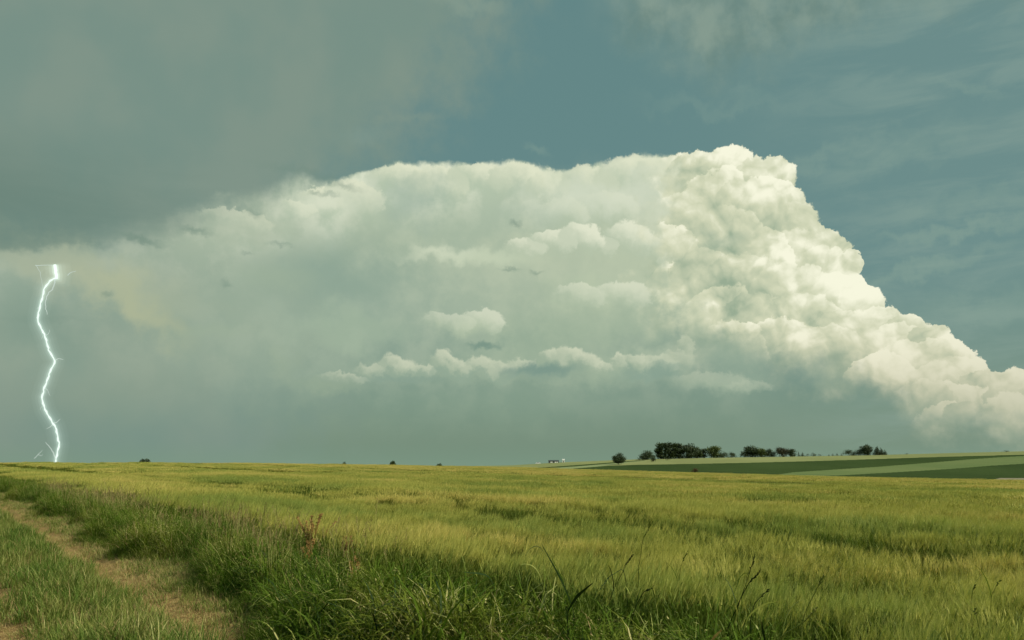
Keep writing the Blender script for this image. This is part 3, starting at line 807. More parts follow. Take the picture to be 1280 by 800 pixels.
scatter('verge_grass', 'dark green tall grass verge between the dirt track and the barley', 'grass', np.stack([x, y, terrain(x, y)], -1),
        rng.uniform(0, 6.28, n), (rng.normal(.92, .13, n) + .16 * np.sin(q_ * 2.3 + 3 * np.sin(p_ * 2)) * np.sin(p_ * 3.1 + q_)) * edge_s, idx, tall, .16)
print('verge', n)

# short grass of the track: green middle strip, thin yellow growth at the margins of the ruts
TM = [m_turf, m_grass_pale, m_dry, m_rust]
short = [grass_clump(.13, 60, .05, .17, .0045, TM, 200 + k, (.2, 1.6), 0, .12, .2, .9) for k in range(4)]
mid_t = [grass_clump(.16, 70, .12, .34, .006, TM, 220 + k, (.2, 1.4), 0, .05, .12, .7) for k in range(4)]
dryt = [grass_clump(.17, 75, .04, .13, .004, [m_grass_pale, m_dry, m_dry, m_rust], 240 + k, (.5, 2.4), 0, .35, .3, 1.5) for k in range(3)]
n = 34000
q_ = 2 + (rng.random(n) ** 1.5) * 90; p_ = rng.uniform(-2.5, 3.9, n)
x = p_ * NX + q_ * DX; y = p_ * NY + q_ * DY
def bell(p, c, w): return np.exp(-((p - c) / w) ** 2)
wobq = .12 * np.sin(q_ * .7) + .08 * np.sin(q_ * 2.1 + 2)
rut = np.maximum(bell(p_ + wobq, .93, .22), bell(p_ + wobq, 2.72, .24))
patch = .5 + .5 * np.sin(q_ * 1.9 + 2 * np.sin(p_ * 3)) * np.cos(p_ * 4.1 + q_ * .6)
prob = np.clip(1.0 - rut * 1.0, .06, 1) * (.45 + .55 * patch)
keep = (rng.random(n) < prob) & (p_ < verge_left(q_) + .15)
x, y, p_, q_, patch, rut = x[keep], y[keep], p_[keep], q_[keep], patch[keep], rut[keep]; n = len(x)
u_ = rng.random(n)
centre = bell(p_, 1.7, .42); leftg = p_ < .35
taller = (u_ < centre * .55 * (.4 + patch)) | (leftg & (u_ < .5))
dryz = ((p_ > 2.2) & (rng.random(n) < .5)) | ((rut > .45) & (rng.random(n) < .8))
idx = np.where(taller, rng.integers(4, 8, n), np.where(dryz, rng.integers(8, 11, n), rng.integers(0, 4, n)))
scatter('track_grass', 'short green and straw coloured grass growing between the wheel ruts', 'grass', np.stack([x, y, terrain(x, y)], -1),
        rng.uniform(0, 6.28, n), rng.normal(.95, .2, n), idx, short + mid_t + dryt, .1)
print('track', n)
# ------------------------------------------------------------------ things
def obj(name, me, parent=None, loc=None):
    o = bpy.data.objects.new(name, me); sc.collection.objects.link(o)
    if parent is not None: o.parent = parent
    if loc is not None: o.location = loc
    return o
def thing(name, label, cat, loc, group=None, rz=0.0):
    o = obj(name, None, None, loc); o.rotation_euler = (0, 0, rz); o['label'] = label; o['category'] = cat
    if group: o['group'] = group
    return o
def at(x, y, r):
    """point seen at photo pixel (x, y), r metres away over the ground"""
    a, e = azel(x, y); return np.array([r * math.sin(a), r * math.cos(a), EYE + r * math.tan(e)])

def foliage_mat(name, c0, c1, c2):
    m, nt = material(name)
    g = nt.new('ShaderNodeNewGeometry').outputs['Position']
    n = nt.noise(g, .5, 4, .6); n2 = nt.noise(g, 3.5, 2, .5)
    f = nt.add(nt.mul(nt.ss(n, .3, .7), .6), nt.mul(n2, .4))
    c = nt.mix(nt.ss(f, .1, .5), c0, c1); c = nt.mix(nt.ss(f, .5, .9), c, c2)
    b = principled(nt, c, .6, .2)
    tr = nt.new('ShaderNodeBsdfTranslucent'); nt.put(tr.inputs['Color'], c)
    ms = nt.new('ShaderNodeMixShader'); ms.inputs[0].default_value = .2
    nt.l.new(b.outputs[0], ms.inputs[1]); nt.l.new(tr.outputs[0], ms.inputs[2]); finish(nt, ms.outputs[0]); return m
f_dark = foliage_mat('dark foliage', (.030, .048, .024, 1), (.05, .072, .030, 1), (.078, .105, .042, 1))
f_mid = foliage_mat('mid green foliage', (.025, .042, .012, 1), (.045, .07, .02, 1), (.075, .10, .03, 1))
f_light = foliage_mat('light green foliage', (.05, .075, .022, 1), (.08, .11, .03, 1), (.12, .15, .04, 1))
f_brown = foliage_mat('brownish foliage', (.035, .035, .02, 1), (.06, .06, .03, 1), (.085, .085, .04, 1))
f_red = foliage_mat('reddish foliage', (.05, .03, .01, 1), (.10, .05, .018, 1), (.14, .08, .03, 1))
m_bark, nt = material('bark')
finish(nt, principled(nt, nt.mix(nt.noise(nt.new('ShaderNodeTexCoord').outputs['Object'], 6, 4, .6), (.05, .038, .025, 1), (.11, .085, .06, 1)), .9, .1))
m_wood_pale, nt = material('pale bark')
finish(nt, principled(nt, nt.mix(nt.noise(nt.new('ShaderNodeTexCoord').outputs['Object'], 6, 4, .6), (.16, .14, .11, 1), (.26, .23, .18, 1)), .9, .1))

def crown_geo(r_, w, h, z0, kind, n):
    """leaf clumps spread through lumpy masses; w, h in metres, z0 = underside"""
    G = Geo(); lumps = []
    if kind == 'cone':
        for k in range(9):
            t = k / 8; lumps.append((np.array([r_.gauss(0, .03) * w, r_.gauss(0, .03) * w, z0 + h * (.08 + .84 * t)]), w * .5 * (1 - t) ** .85 + w * .05, h * .09))
    else:
        nl = {'round': 13, 'dome': 12, 'tall': 15, 'low': 9}[kind]
        for k in range(nl):
            a = r_.uniform(0, 6.283); t = r_.random()
            if kind == 'dome' or kind == 'low': zz = t * .75; rad_ = .36 * math.sqrt(max(0, 1 - t * t * .9))
            elif kind == 'tall': zz = .1 + t * .8; rad_ = .24 * (1 - .4 * abs(2 * t - .9))
            else: zz = .18 + t * .62; rad_ = .30 * math.sqrt(max(.05, 1 - (2 * t - 1) ** 2)) + .02
            q_ = math.sqrt(r_.uniform(.15, 1))
            s_ = r_.uniform(.17, .27)
            lumps.append((np.array([math.cos(a) * rad_ * w * q_, math.sin(a) * rad_ * w * q_, z0 + h * zz]), w * s_, h * s_ * (.62 if kind == 'tall' else .95)))
        lumps.append((np.array([0, 0, z0 + h * .45]), w * .30, h * .36))
    tot = sum(l[1] ** 2 for l in lumps)
    for c, rw, rh in lumps:
        for _ in range(int(n * rw * rw / tot) + 6):
            d = np.array([r_.gauss(0, 1), r_.gauss(0, 1), r_.gauss(0, 1)]); d /= np.linalg.norm(d)
            q_ = r_.uniform(.35, 1.08) if r_.random() < .85 else r_.uniform(1.05, 1.25)
            pos = c + d * np.array([rw, rw, rh]) * q_
            if pos[2] < z0 - .02 * h: continue
            L = min(w, h) * r_.uniform(.03, .062)
            t = np.array([r_.gauss(0, 1), r_.gauss(0, 1), r_.gauss(0, .7)]); t /= np.linalg.norm(t)
            b = np.cross(t, d + np.array([r_.gauss(0, .5), r_.gauss(0, .5), r_.gauss(0, .5)])); b /= np.linalg.norm(b) + 1e-9
            G.quad(pos, t * L, b * L, 0)
    V_ = np.array(G.v)                                   # fit the crown to its measured width and height
    wx = np.percentile(np.abs(V_[:, :2]), 98.5) * 2 * 1.04; top = np.percentile(V_[:, 2], 99.3); bot = np.percentile(V_[:, 2], 1.5)
    fx = w / wx; fz = h / max(top - bot, .01)
    G.v = [np.array((v_[0] * fx, v_[1] * fx, z0 + (v_[2] - bot) * fz)) for v_ in V_]
    lumps = [(np.array((c[0] * fx, c[1] * fx, z0 + (c[2] - bot) * fz)), rw, rh) for c, rw, rh in lumps]
    return G, lumps

def tree(name, label, cat, x, ybase, wpx, hpx, kind='round', mat=f_dark, r=None, group=None, n=1500, stem=.1, ground_y=None, bark=None):
    if r is None: r = radius_at(x, ybase)
    r = min(r, R2 * .99)
    a, e = azel(x, ybase); gx, gy = r * math.sin(a), r * math.cos(a); gz = tz(gx, gy)
    dist = math.hypot(r, 0) / FPX / math.cos(a) * 1.0
    top = EYE + r * math.tan(azel(x, ybase - hpx)[1]); h = max(top - gz, .6)
    w = wpx * r / FPX * math.cos(math.atan((x - 640) / FPX))
    w = wpx * r / FPX * {'round': 1.12, 'dome': 1.12, 'tall': 1.2, 'low': 1.12, 'cone': 1.05}[kind]
    r_ = random.Random(int(x * 7 + hpx * 13))
    t_ = thing(name, label, cat, (gx, gy, gz), group, r_.uniform(0, 6))
    z0 = h * stem
    G, lumps = crown_geo(r_, w, h - z0, z0, kind, int(n * 1.25))
    obj('crown', G.mesh('crown', [mat]), t_)
    T = Geo(); tr = max(w * .022, .04)
    T.tube([(0, 0, -.3), (tr * .2, 0, h * .2), (-tr * .3, tr * .2, h * .5), (0, 0, h * .8)], [tr * 1.4, tr, tr * .7, tr * .15], 7)
    for c, rw, rh in lumps[:6]:
        s0 = np.array([0, 0, h * r_.uniform(.2, .45)])
        if c[2] < s0[2]: continue
        T.tube([s0, (s0 + c) / 2 + np.array([0, 0, -.03 * h]), c], [tr * .5, tr * .32, tr * .1], 5)
    obj('trunk', T.mesh('trunk', [bark or m_bark], True), t_)
    return t_

G1, G2, G3, GC, GH = ('trees of the left copse on the far slope', 'trees of the middle copse on the far slope',
                      'trees of the right copse on the far slope', 'small conifers in a row along the far ridge', 'treetops showing above the horizon')
tree('round_tree', 'lone round dark tree with a short trunk between two green fields', 'tree', 773, 580.6, 14.5, 13.6, 'round', f_dark, None, None, 2600, .14, None, m_wood_pale)
for (nm, lb, cat, x, yb_, w, h, kind, mt, gr, n, stem) in (
    ('bush', 'small low bush at the left foot of the dome shaped tree', 'bush', 799, 575.3, 7, 2.6, 'low', f_dark, G1, 400, 0),
    ('dome_tree', 'dark dome shaped tree at the left end of the copse', 'tree', 809.5, 574.6, 18.5, 11.2, 'dome', f_dark, G1, 1900, .02),
    ('small_tree', 'small dark tree standing just in front of the dome shaped tree', 'tree', 816.5, 577.3, 7, 6.8, 'round', f_dark, G1, 700, .12),
    ('tall_tree', 'tall tree with the leftmost trunk line of the high copse', 'tree', 826, 573.6, 12.5, 19.5, 'tall', f_mid, G1, 1900, .03),
    ('tall_tree', 'tallest tree, second from the left in the high copse', 'tree', 835, 573.6, 12, 20, 'tall', f_dark, G1, 1900, .03),
    ('tall_tree', 'tall slim tree third from the left in the high copse', 'tree', 842.5, 573.4, 10, 19.4, 'tall', f_mid, G1, 1700, .03),
    ('bush', 'small round bush in the pale field before the high copse', 'bush', 835, 575.2, 6, 3.4, 'low', f_dark, G1, 400, 0),
    ('tall_tree', 'tall rounded tree in the middle of the left copse', 'tree', 850, 573.2, 11, 18.6, 'tall', f_dark, G1, 1700, .03),
    ('broad_tree', 'broad dark tree with the flat top right of the tall trees', 'tree', 862, 572.9, 18, 17.5, 'round', f_dark, G1, 2300, .03),
    ('round_tree', 'mid height dark tree sloping down from the broad flat topped one', 'tree', 872, 572.6, 11, 13.5, 'round', f_mid, G1, 1300, .03),
    ('round_tree', 'narrow dark tree in the dip left of the light green tree', 'tree', 879.5, 572.3, 10, 11.2, 'round', f_dark, G1, 1200, .03),
    ('round_tree', 'light green round tree in the right part of the left copse', 'tree', 892, 572, 16.5, 14, 'round', f_light, G1, 1900, .03),
    ('low_tree', 'low spreading tree just right of the light green one', 'tree', 904, 571.8, 13, 7.4, 'dome', f_dark, G1, 1100, .02),
    ('low_tree', 'last low tree tapering at the right end of the left copse', 'tree', 914.5, 571.6, 11, 6.6, 'dome', f_dark, G1, 900, .02),
    ('low_tree', 'small dark tree at the left edge of the middle copse', 'tree', 930, 571.5, 10, 7.6, 'dome', f_dark, G2, 900, .02),
    ('round_tree', 'highest dark round tree of the middle copse', 'tree', 940, 571.4, 17, 13.6, 'round', f_dark, G2, 2100, .03),
    ('round_tree', 'lighter green tree right of the highest one in the middle copse', 'tree', 952, 571.2, 14, 11.2, 'round', f_light, G2, 1500, .03),
    ('round_tree', 'narrow dark tree between the light green and the brownish tree', 'tree', 961.5, 571, 8, 10, 'round', f_dark, G2, 900, .03),
    ('low_tree', 'low dark tree in the gap left of the brownish tree', 'tree', 968, 570.9, 9, 6.6, 'dome', f_dark, G2, 800, .02),
    ('round_tree', 'brownish round tree of the middle copse', 'tree', 979, 570.8, 15, 11.4, 'round', f_brown, G2, 1700, .03),
    ('round_tree', 'dark tree at the right end of the middle copse beside the brownish one', 'tree', 990, 570.5, 11, 9, 'round', f_dark, G2, 1100, .03),
    ('conifer', 'tallest little conifer, first right of the middle copse', 'tree', 998.5, 570.3, 3.4, 6.6, 'cone', f_dark, GC, 500, .02),
    ('conifer', 'bushy little conifer second right of the middle copse', 'tree', 1003.3, 570.2, 5, 4.8, 'cone', f_dark, GC, 450, .02),
    ('bush', 'flat dark bush after the two little conifers', 'bush', 1009.5, 570.1, 6, 3, 'low', f_dark, GC, 350, 0),
    ('bush', 'mid green mounded bush in the middle of the ridge gap', 'bush', 1017, 570, 8, 4.2, 'low', f_mid, GC, 450, 0),
    ('bush', 'flat mid green bush right of the mounded one', 'bush', 1025.5, 569.9, 6, 2.6, 'low', f_mid, GC, 300, 0),
    ('conifer', 'first of four tiny conifers left of the right copse', 'tree', 1036, 569.8, 3, 2.4, 'cone', f_dark, GC, 250, .02),
    ('conifer', 'second of four tiny conifers left of the right copse', 'tree', 1041, 569.7, 3.6, 3.2, 'cone', f_dark, GC, 250, .02),
    ('conifer', 'third of four tiny conifers left of the right copse', 'tree', 1046.5, 569.6, 4, 3.4, 'cone', f_dark, GC, 250, .02),
    ('conifer', 'tiny conifer closest to the left side of the right copse', 'tree', 1052, 569.5, 3.4, 2.6, 'cone', f_dark, GC, 250, .02),
    ('low_tree', 'low dark tree at the left end of the right copse', 'tree', 1061.5, 569.4, 13, 7.2, 'dome', f_dark, G3, 1200, .02),
    ('low_tree', 'low dark tree left of the tallest tree of the right copse', 'tree', 1073, 569.3, 13, 7.4, 'dome', f_dark, G3, 1200, .02),
    ('round_tree', 'tallest round dark tree of the right copse', 'tree', 1084.5, 569.1, 13, 12.6, 'round', f_dark, G3, 1700, .03),
    ('conifer', 'broad pointed tree right of the tallest one in the right copse', 'tree', 1096.8, 568.9, 9, 10.4, 'cone', f_dark, G3, 1100, .02),
    ('conifer', 'slim pointed tree second from the right end of the right copse', 'tree', 1102, 568.8, 6.4, 8.4, 'cone', f_dark, G3, 800, .02),
    ('conifer', 'last slim pointed tree at the right end of the right copse', 'tree', 1106.4, 568.7, 5, 6.2, 'cone', f_dark, G3, 600, .02),
    ('bush', 'tiny bush on the ridge a little right of the right copse', 'bush', 1133, 568, 4, 1.8, 'low', f_mid, None, 250, 0),
    ('bush', 'small flat bush on the ridge at the far right', 'bush', 1258, 565.2, 8, 2.4, 'low', f_dark, None, 400, 0),
    ('bush', 'reddish brown bush in the dark green field before the copse', 'bush', 868.5, 590.6, 10, 5.4, 'low', f_red, None, 900, 0)):
    tree(nm, lb, cat, x, yb_, w, h, kind, mt, None, gr, n, stem)
for (lb, x, ytop, w, r) in (('dark mounded treetop on the horizon right of the lightning', 178.5, 574.9, 13.5, 420),
                            ('faint flat treetop on the horizon, left of three in mid field', 429, 578.4, 7.5, 430),
                            ('largest of three small treetops on the horizon in mid field', 490, 577.6, 12, 430),
                            ('small treetop on the horizon nearest the far green slope', 549, 580.4, 8, 430)):
    tree('treetop', lb, 'tree', x, 600, w, 600 - ytop, 'dome', f_dark if x < 300 else f_mid, r, GH, 5000, .25)

# --- farm buildings on the far ridge
def plain(name, c, rough=.8, var=.15):
    m, nt = material(name); n = nt.noise(nt.new('ShaderNodeTexCoord').outputs['Object'], 2.0, 4, .6)
    finish(nt, principled(nt, nt.mix(n, tuple(v_ * (1 - var) for v_ in c[:3]) + (1,), tuple(min(1, v_ * (1 + var)) for v_ in c[:3]) + (1,)), rough, .2)); return m
m_wall = plain('dark boarded wall', (.09, .095, .095)); m_white = plain('white render', (.78, .78, .72), .7, .06)
m_roof = plain('dark roof sheets', (.06, .075, .075)); m_glass = plain('window glass', (.06, .08, .09), .2)
def box_geo(G, x0, x1, y0, y1, z0, z1, mat=0):
    b = G.n; G.v += [np.array(v_, float) for v_ in ((x0, y0, z0), (x1, y0, z0), (x1, y1, z0), (x0, y1, z0), (x0, y0, z1), (x1, y0, z1), (x1, y1, z1), (x0, y1, z1))]; G.n += 8
    G.f += [(b, b + 3, b + 2, b + 1), (b + 4, b + 5, b + 6, b + 7), (b, b + 1, b + 5, b + 4), (b + 1, b + 2, b + 6, b + 5), (b + 2, b + 3, b + 7, b + 6), (b + 3, b, b + 4, b + 7)]; G.m += [mat] * 6
def roof_geo(G, x0, x1, y0, y1, z0, z1, e=.4):
    b = G.n; ym = (y0 + y1) / 2
    G.v += [np.array(v_, float) for v_ in ((x0 - e, y0 - e, z0), (x1 + e, y0 - e, z0), (x1 + e, y1 + e, z0), (x0 - e, y1 + e, z0), (x0 - e, ym, z1), (x1 + e, ym, z1))]; G.n += 6
    G.f += [(b, b + 1, b + 5, b + 4), (b + 2, b + 3, b + 4, b + 5), (b + 1, b + 2, b + 5), (b + 3, b, b + 4), (b, b + 3, b + 2, b + 1)]; G.m += [0] * 5
rB = min(radius_at(696, 578.0), R2 * .97); s_px = rB / FPX
c_ = at(692, 578, rB); c_[2] = tz(c_[0], c_[1])
L_ = 12.5 * s_px; Hh = 2.2 * s_px
b_ = thing('barn', 'long low dark barn with white gates on the far ridge', 'barn', tuple(c_), None, -azel(692, 578)[0])
G = Geo(); box_geo(G, -L_ / 2, L_ / 2, 0, 9, -.5, Hh); obj('wall', G.mesh('wall', [m_wall]), b_)
G = Geo(); roof_geo(G, -L_ / 2, L_ / 2, 0, 9, Hh + .01, Hh + 1.4 * s_px); obj('roof', G.mesh('roof', [m_roof]), b_)
for (xa, xb) in ((-.32, -.10), (.10, .26), (.30, .42)):
    G = Geo(); box_geo(G, xa * L_, xb * L_, -.12, -.004, .25, Hh * .72); obj('gate', G.mesh('gate', [m_white]), b_)
c_ = at(704.4, 577.2, rB); c_[2] = tz(c_[0], c_[1])
b_ = thing('gabled_shed', 'small white gabled shed at the right end of the long barn', 'shed', tuple(c_), None, -azel(704, 578)[0])
w_ = 2.6 * s_px; h_ = EYE + rB * math.tan(azel(704.4, 574.6)[1]) - c_[2]
G = Geo(); box_geo(G, -w_ / 2, w_ / 2, 0, 4, -.4, h_); obj('wall', G.mesh('wall', [m_white]), b_)
G = Geo(); roof_geo(G, -w_ / 2, w_ / 2, 0, 4, h_ + .01, h_ + .8, .25); obj('roof', G.mesh('roof', [m_white]), b_)
G = Geo(); box_geo(G, -w_ * .18, w_ * .18, -.06, -.004, 0, h_ * .6); obj('door', G.mesh('door', [m_glass]), b_)

# white car on the far ridge
rC = min(radius_at(672, 579.2), R2 * .97); c_ = at(672.4, 579, rC); c_[2] = tz(c_[0], c_[1]) - .02
m_car = plain('white car paint', (.82, .82, .8), .35, .03); m_tyre = plain('tyre rubber', (.02, .02, .02)); m_rim = plain('wheel rim', (.4, .4, .42), .4)
car = thing('parked_car', 'small white car on the ridge left of the long barn', 'car', tuple(c_), None, -azel(672, 579)[0])
prof = [(-2.15, .35), (-2.2, .75), (-1.9, .92), (-1.35, .98), (-.75, 1.42), (.55, 1.48), (1.35, 1.1), (2.05, .98), (2.2, .7), (2.15, .35)]
def extrude(prof, y0, y1, inset=0.0):
    G = Geo(); n_ = len(prof)
    G.v = [np.array((a_, y0, b_)) for a_, b_ in prof] + [np.array((a_, y1, b_)) for a_, b_ in prof]; G.n = 2 * n_
    G.f = [tuple(range(n_))[::-1], tuple(range(n_, 2 * n_))] + [(k, (k + 1) % n_, (k + 1) % n_ + n_, k + n_) for k in range(n_)]; G.m = [0] * len(G.f); return G
SC = 1.55 * rC / R2
o = obj('body', extrude(prof, -.85, .85).mesh('body', [m_car]), car)
o = obj('side_window', extrude([(-1.1, 1.02), (-.7, 1.36), (.5, 1.41), (1.15, 1.08)], -.862, -.851).mesh('side_window', [m_glass]), car)
for wx in (-1.35, 1.35):
    for wy in (-.82, .62):
        G = Geo(); G.tube([(wx, wy, .33), (wx, wy + .2, .33)], [.33, .33], 14); wh = obj('wheel', G.mesh('wheel', [m_tyre]), car)
        G = Geo(); G.tube([(wx, wy - .012, .33), (wx, wy - .002, .33)], [.19, .19], 12); obj('rim', G.mesh('rim', [m_rim]), wh)
car.scale = (SC, SC, SC)

# --- lightning: a hot channel wrapped in glowing air
def emit(name, c, s):
    m, nt = material(name); e = nt.new('ShaderNodeEmission'); nt.put(e.inputs['Color'], c); e.inputs['Strength'].default_value = s
    finish(nt, e); return m
def emit_air(name, c, s):
    m, nt = material(name); e = nt.new('ShaderNodeEmission'); nt.put(e.inputs['Color'], c); e.inputs['Strength'].default_value = s
    o = nt.new('ShaderNodeOutputMaterial'); nt.l.new(e.outputs[0], o.inputs['Volume']); return m
m_core = emit('lightning channel', (.86, 1, .9, 1), 1.0)
m_thin = emit('lightning side channel', (.84, 1, .88, 1), .62)
m_air1 = emit_air('glowing air close', (.8, 1, .88, 1), .018)
m_air2 = emit_air('glowing air next', (.8, 1, .9, 1), .0045)
m_air3 = emit_air('glowing air wide', (.8, 1, .9, 1), .0015)
m_air4 = emit_air('glowing air widest', (.8, 1, .9, 1), .0009)
RL = 1700.0; KP = RL / FPX
def lpath(pts, jit, seed, sub=4):
    r_ = random.Random(seed); out = []
    for k in range(len(pts) - 1):
        for t in range(sub):
            f = t / sub; x = pts[k][0] * (1 - f) + pts[k + 1][0] * f; y = pts[k][1] * (1 - f) + pts[k + 1][1] * f
            if t: x += r_.gauss(0, jit)
            dpt = r_.gauss(0, 1.5) * jit * KP
            a = at(x, y, RL); out.append(a + np.array([0, dpt, 0]))
    out.append(at(pts[-1][0], pts[-1][1], RL)); return out
main = [(68.5, 331), (69.5, 340), (71, 347.5), (63.5, 350.5), (58, 357), (54, 367), (51.5, 377), (49.5, 388), (46.8, 400), (52, 411), (56, 420), (59, 430), (62.5, 440), (68.5, 451),
        (64, 462), (60, 473), (55.5, 484), (52.5, 496), (55, 507), (59, 517), (64.5, 526), (69.5, 534), (72, 545), (74, 556), (71.5, 567), (69.5, 577), (69.5, 590)]
mp_ = lpath(main, .35, 3)
foot = mp_[-1].copy(); foot[2] = tz(foot[0], foot[1])
mp_.append(foot)
bolt = thing('lightning_bolt', 'jagged white lightning bolt striking the horizon at the left', 'lightning', tuple(foot))
def rel(pl): return [p_ - foot for p_ in pl]
def chan(pl, rads, mats, sides=7):
    G = Geo(); G.tube(rel(pl), rads, sides); return G.mesh('channel', mats)
nM = len(mp_)
obj('channel', chan(mp_, [KP * (1.5 if k < 9 else .8 + .25 * math.sin(k * 1.7)) for k in range(nM)], [m_core]), bolt)
brs = [([(70.8, 347.5), (68.2, 353), (67, 360), (61, 365.5), (58.5, 371), (56.5, 378), (57, 386), (59, 393)], .75), ([(45, 331.5), (50, 340), (52, 350), (53.5, 360)], .3),
       ([(44, 331.6), (56, 331.4), (69, 331.5)], .45), ([(84, 344), (89, 340.5), (95, 338.6)], .5), ([(57, 420), (60.5, 416), (62, 412)], .3), ([(68.5, 450), (73, 448.2), (79, 449.4)], .5),
       ([(56, 484), (60, 489), (63, 495)], .3), ([(66, 529), (70.5, 528), (75, 524)], .45), ([(67, 530), (62, 534), (58, 536)], .35), ([(69.5, 574), (67, 566), (62, 559), (57, 553)], .6),
       ([(43, 573), (47.5, 568), (53, 563)], .35), ([(48, 568), (51, 570), (53, 568)], .25), ([(53, 375), (50, 382), (46, 386)], .25), ([(55, 418), (52, 424)], .2), ([(54, 506), (50, 512)], .2)]
for k, (pts, w_) in enumerate(brs):
    pl = lpath(pts, .3, 20 + k, 3)
    br = obj('branch', chan(pl, [KP * w_ * (1 - .6 * q_ / len(pl)) for q_ in range(len(pl))], [m_thin], 5), bolt)
gp = [mp_[k] for k in range(0, nM - 2, 2)] + [mp_[-1]]
for rad_, mt_ in ((2.4, m_air1), (4.4, m_air2), (7.0, m_air3), (10.5, m_air4)):
    obj('glow', chan(gp, [KP * rad_ * (1.5 if k < 5 else 1.0) for k in range(len(gp))], [mt_], 16), bolt)

# --- single stalks and blades standing out of the verge
def spline(pts, k=12):
    P_ = np.array(pts, float); n_ = len(P_)
    tt = np.linspace(0, n_ - 1, k); out = []
    for t in tt:
        i_ = min(int(t), n_ - 2); f = t - i_
        p0, p1, p2, p3 = P_[max(i_ - 1, 0)], P_[i_], P_[i_ + 1], P_[min(i_ + 2, n_ - 1)]
        out.append(.5 * ((2 * p1) + (-p0 + p2) * f + (2 * p0 - 5 * p1 + 4 * p2 - p3) * f * f + (-p0 + 3 * p1 - 3 * p2 + p3) * f ** 3))
    return np.array(out)
def stalk(label, px_pts, r, wmm, mat, kind='blade', seeds=0, name='grass_stalk', cat='grass stalk', group='single stalks standing out of the verge', smat=None):
    """px_pts from the tip downwards; the foot is continued to the ground below the last point"""
    r_ = random.Random(int(px_pts[0][0]))
    w3 = [at(x, y, r + .10 * k) for k, (x, y) in enumerate(px_pts)]
    ft = w3[-1].copy(); ft[1] += .05; ft[0] += (w3[-1][0] - w3[-2][0]) * .5; ft[2] = tz(ft[0], ft[1]) - .02
    pl = spline(w3[::-1]) if kind != 'x' else np.array(w3[::-1])
    pl = np.concatenate([[ft], pl]) - ft
    t_ = thing(name, label, cat, tuple(ft), group)
    cam_side = np.cross(np.array([math.sin(azel(*px_pts[0])[0]), 1, -.15]), pl[-1] - pl[len(pl) // 2]); cam_side /= np.linalg.norm(cam_side)
    G = Geo(); w_ = wmm / 1000; n_ = len(pl)
    if kind == 'blade':
        wd = [w_ * (.35 + .65 * min(1, 2.2 * k / n_)) * (1 if k < n_ * .55 else max(0, (n_ - 1 - k) / (n_ * .45)) ** .6) for k in range(n_)]; wd[-1] = 0
        tw = cam_side + np.array([0, .5, .1]); tw /= np.linalg.norm(tw)
        G.ribbon(pl, wd, tw)
        obj('blade', G.mesh('blade', [mat], True), t_)
    else:
        G.tube(pl, [w_ / 2 * (1 - .5 * k / n_) for k in range(n_)], 5); obj('stem', G.mesh('stem', [mat], True), t_)
        G = Geo()
        b0 = pl[n_ // 3]; lp, ls = curve_pts(b0, .3, r_.uniform(0, 6.28), .5, 1.0, 6); G.ribbon(lp, [.006, .008, .008, .006, .004, 0], ls)
        obj('leaf', G.mesh('leaf', [mat]), t_)
    if seeds:
        G = Geo(); d = pl[-1] - pl[-4]; L = np.linalg.norm(d)
        for k in range(seeds):
            f = k / seeds; c_ = pl[-1] - d * f * (1.0 if kind != 'blade' else .8); t = r_.uniform(0, 6.28)
            dr = d / L + np.array([math.cos(t), .4 * math.sin(t), .3 * math.sin(t)]) * .45; dr /= np.linalg.norm(dr)
            G.spindle(c_, c_ + dr * r_.uniform(.018, .04), .009, 0, 5)
        G.ribbon([pl[-1] - d, pl[-1] - d * .5, pl[-1]], [.003, .003, 0], cam_side)
        obj('seed_head', G.mesh('seed_head', [smat or mat]), t_)
    return t_
dk, pl_, gr_ = m_dark_blade, m_grass_pale, m_grass
stalk('tall dark pointed blade leaning left, the highest dark blade near the picture centre', [(676, 678), (688, 700), (698, 718), (710, 744), (716, 762)], 6.2, 18, dk)
stalk('green stem twisted beside the tall dark leaning blade', [(687, 690), (694, 706), (703, 724), (708, 744), (712, 760)], 6.3, 9, gr_)
stalk('thin blade arching left over from the tall dark leaning blade', [(655, 696), (664, 685), (673, 683), (682, 694), (692, 716), (700, 745)], 6.4, 8, dk)
stalk('short broad dark blade slanting up to the right at centre bottom', [(742, 728), (732, 736), (723, 744), (716, 753), (710, 764)], 5.9, 24, dk)
stalk('dark seed head slanting right over the barley, right of the centre blades', [(791, 694), (783, 703), (779, 714), (772, 727), (765, 742), (760, 760)], 6.6, 6, dk, 'stem', 14)
stalk('dark arched stem drooping left beside the slanting seed head', [(752, 734), (760, 722), (770, 716), (778, 712), (782, 724), (784, 745)], 6.6, 7, dk, 'stem', 5)
stalk('tallest thin green stem reaching highest of all over the barley', [(815, 654), (808, 664), (803, 678), (801, 694), (798, 712), (799, 735), (801, 755)], 7.0, 6, gr_, 'stem', 6)
stalk('dark seed head nodding at the foot of the tallest thin stem', [(813, 736), (806, 739), (800, 748), (794, 760), (790, 775)], 6.1, 7, dk, 'stem', 9)
stalk('thin faint upright stem right of the tallest one', [(859, 690), (853, 702), (850, 716), (848, 735), (847, 755)], 6.8, 5, gr_, 'stem', 7)
stalk('dark forked stem with slanting seed head in the right verge', [(949, 716), (939, 725), (932, 736), (925, 750), (918, 766), (910, 785)], 5.6, 8, dk, 'stem', 14)
stalk('thin dark stem rising straight above the forked seed head', [(942, 699), (938, 712), (934, 726), (928, 742), (922, 760)], 5.7, 5, dk, 'stem', 6)
stalk('green arched stem just left of the dark forked one', [(938, 716), (930, 717), (925, 722), (920, 735), (915, 750), (912, 765)], 5.7, 6, gr_)
stalk('short dark seed head right of the forked stem', [(959, 738), (951, 746), (944, 754), (940, 766), (938, 780)], 5.4, 6, dk, 'stem', 10)
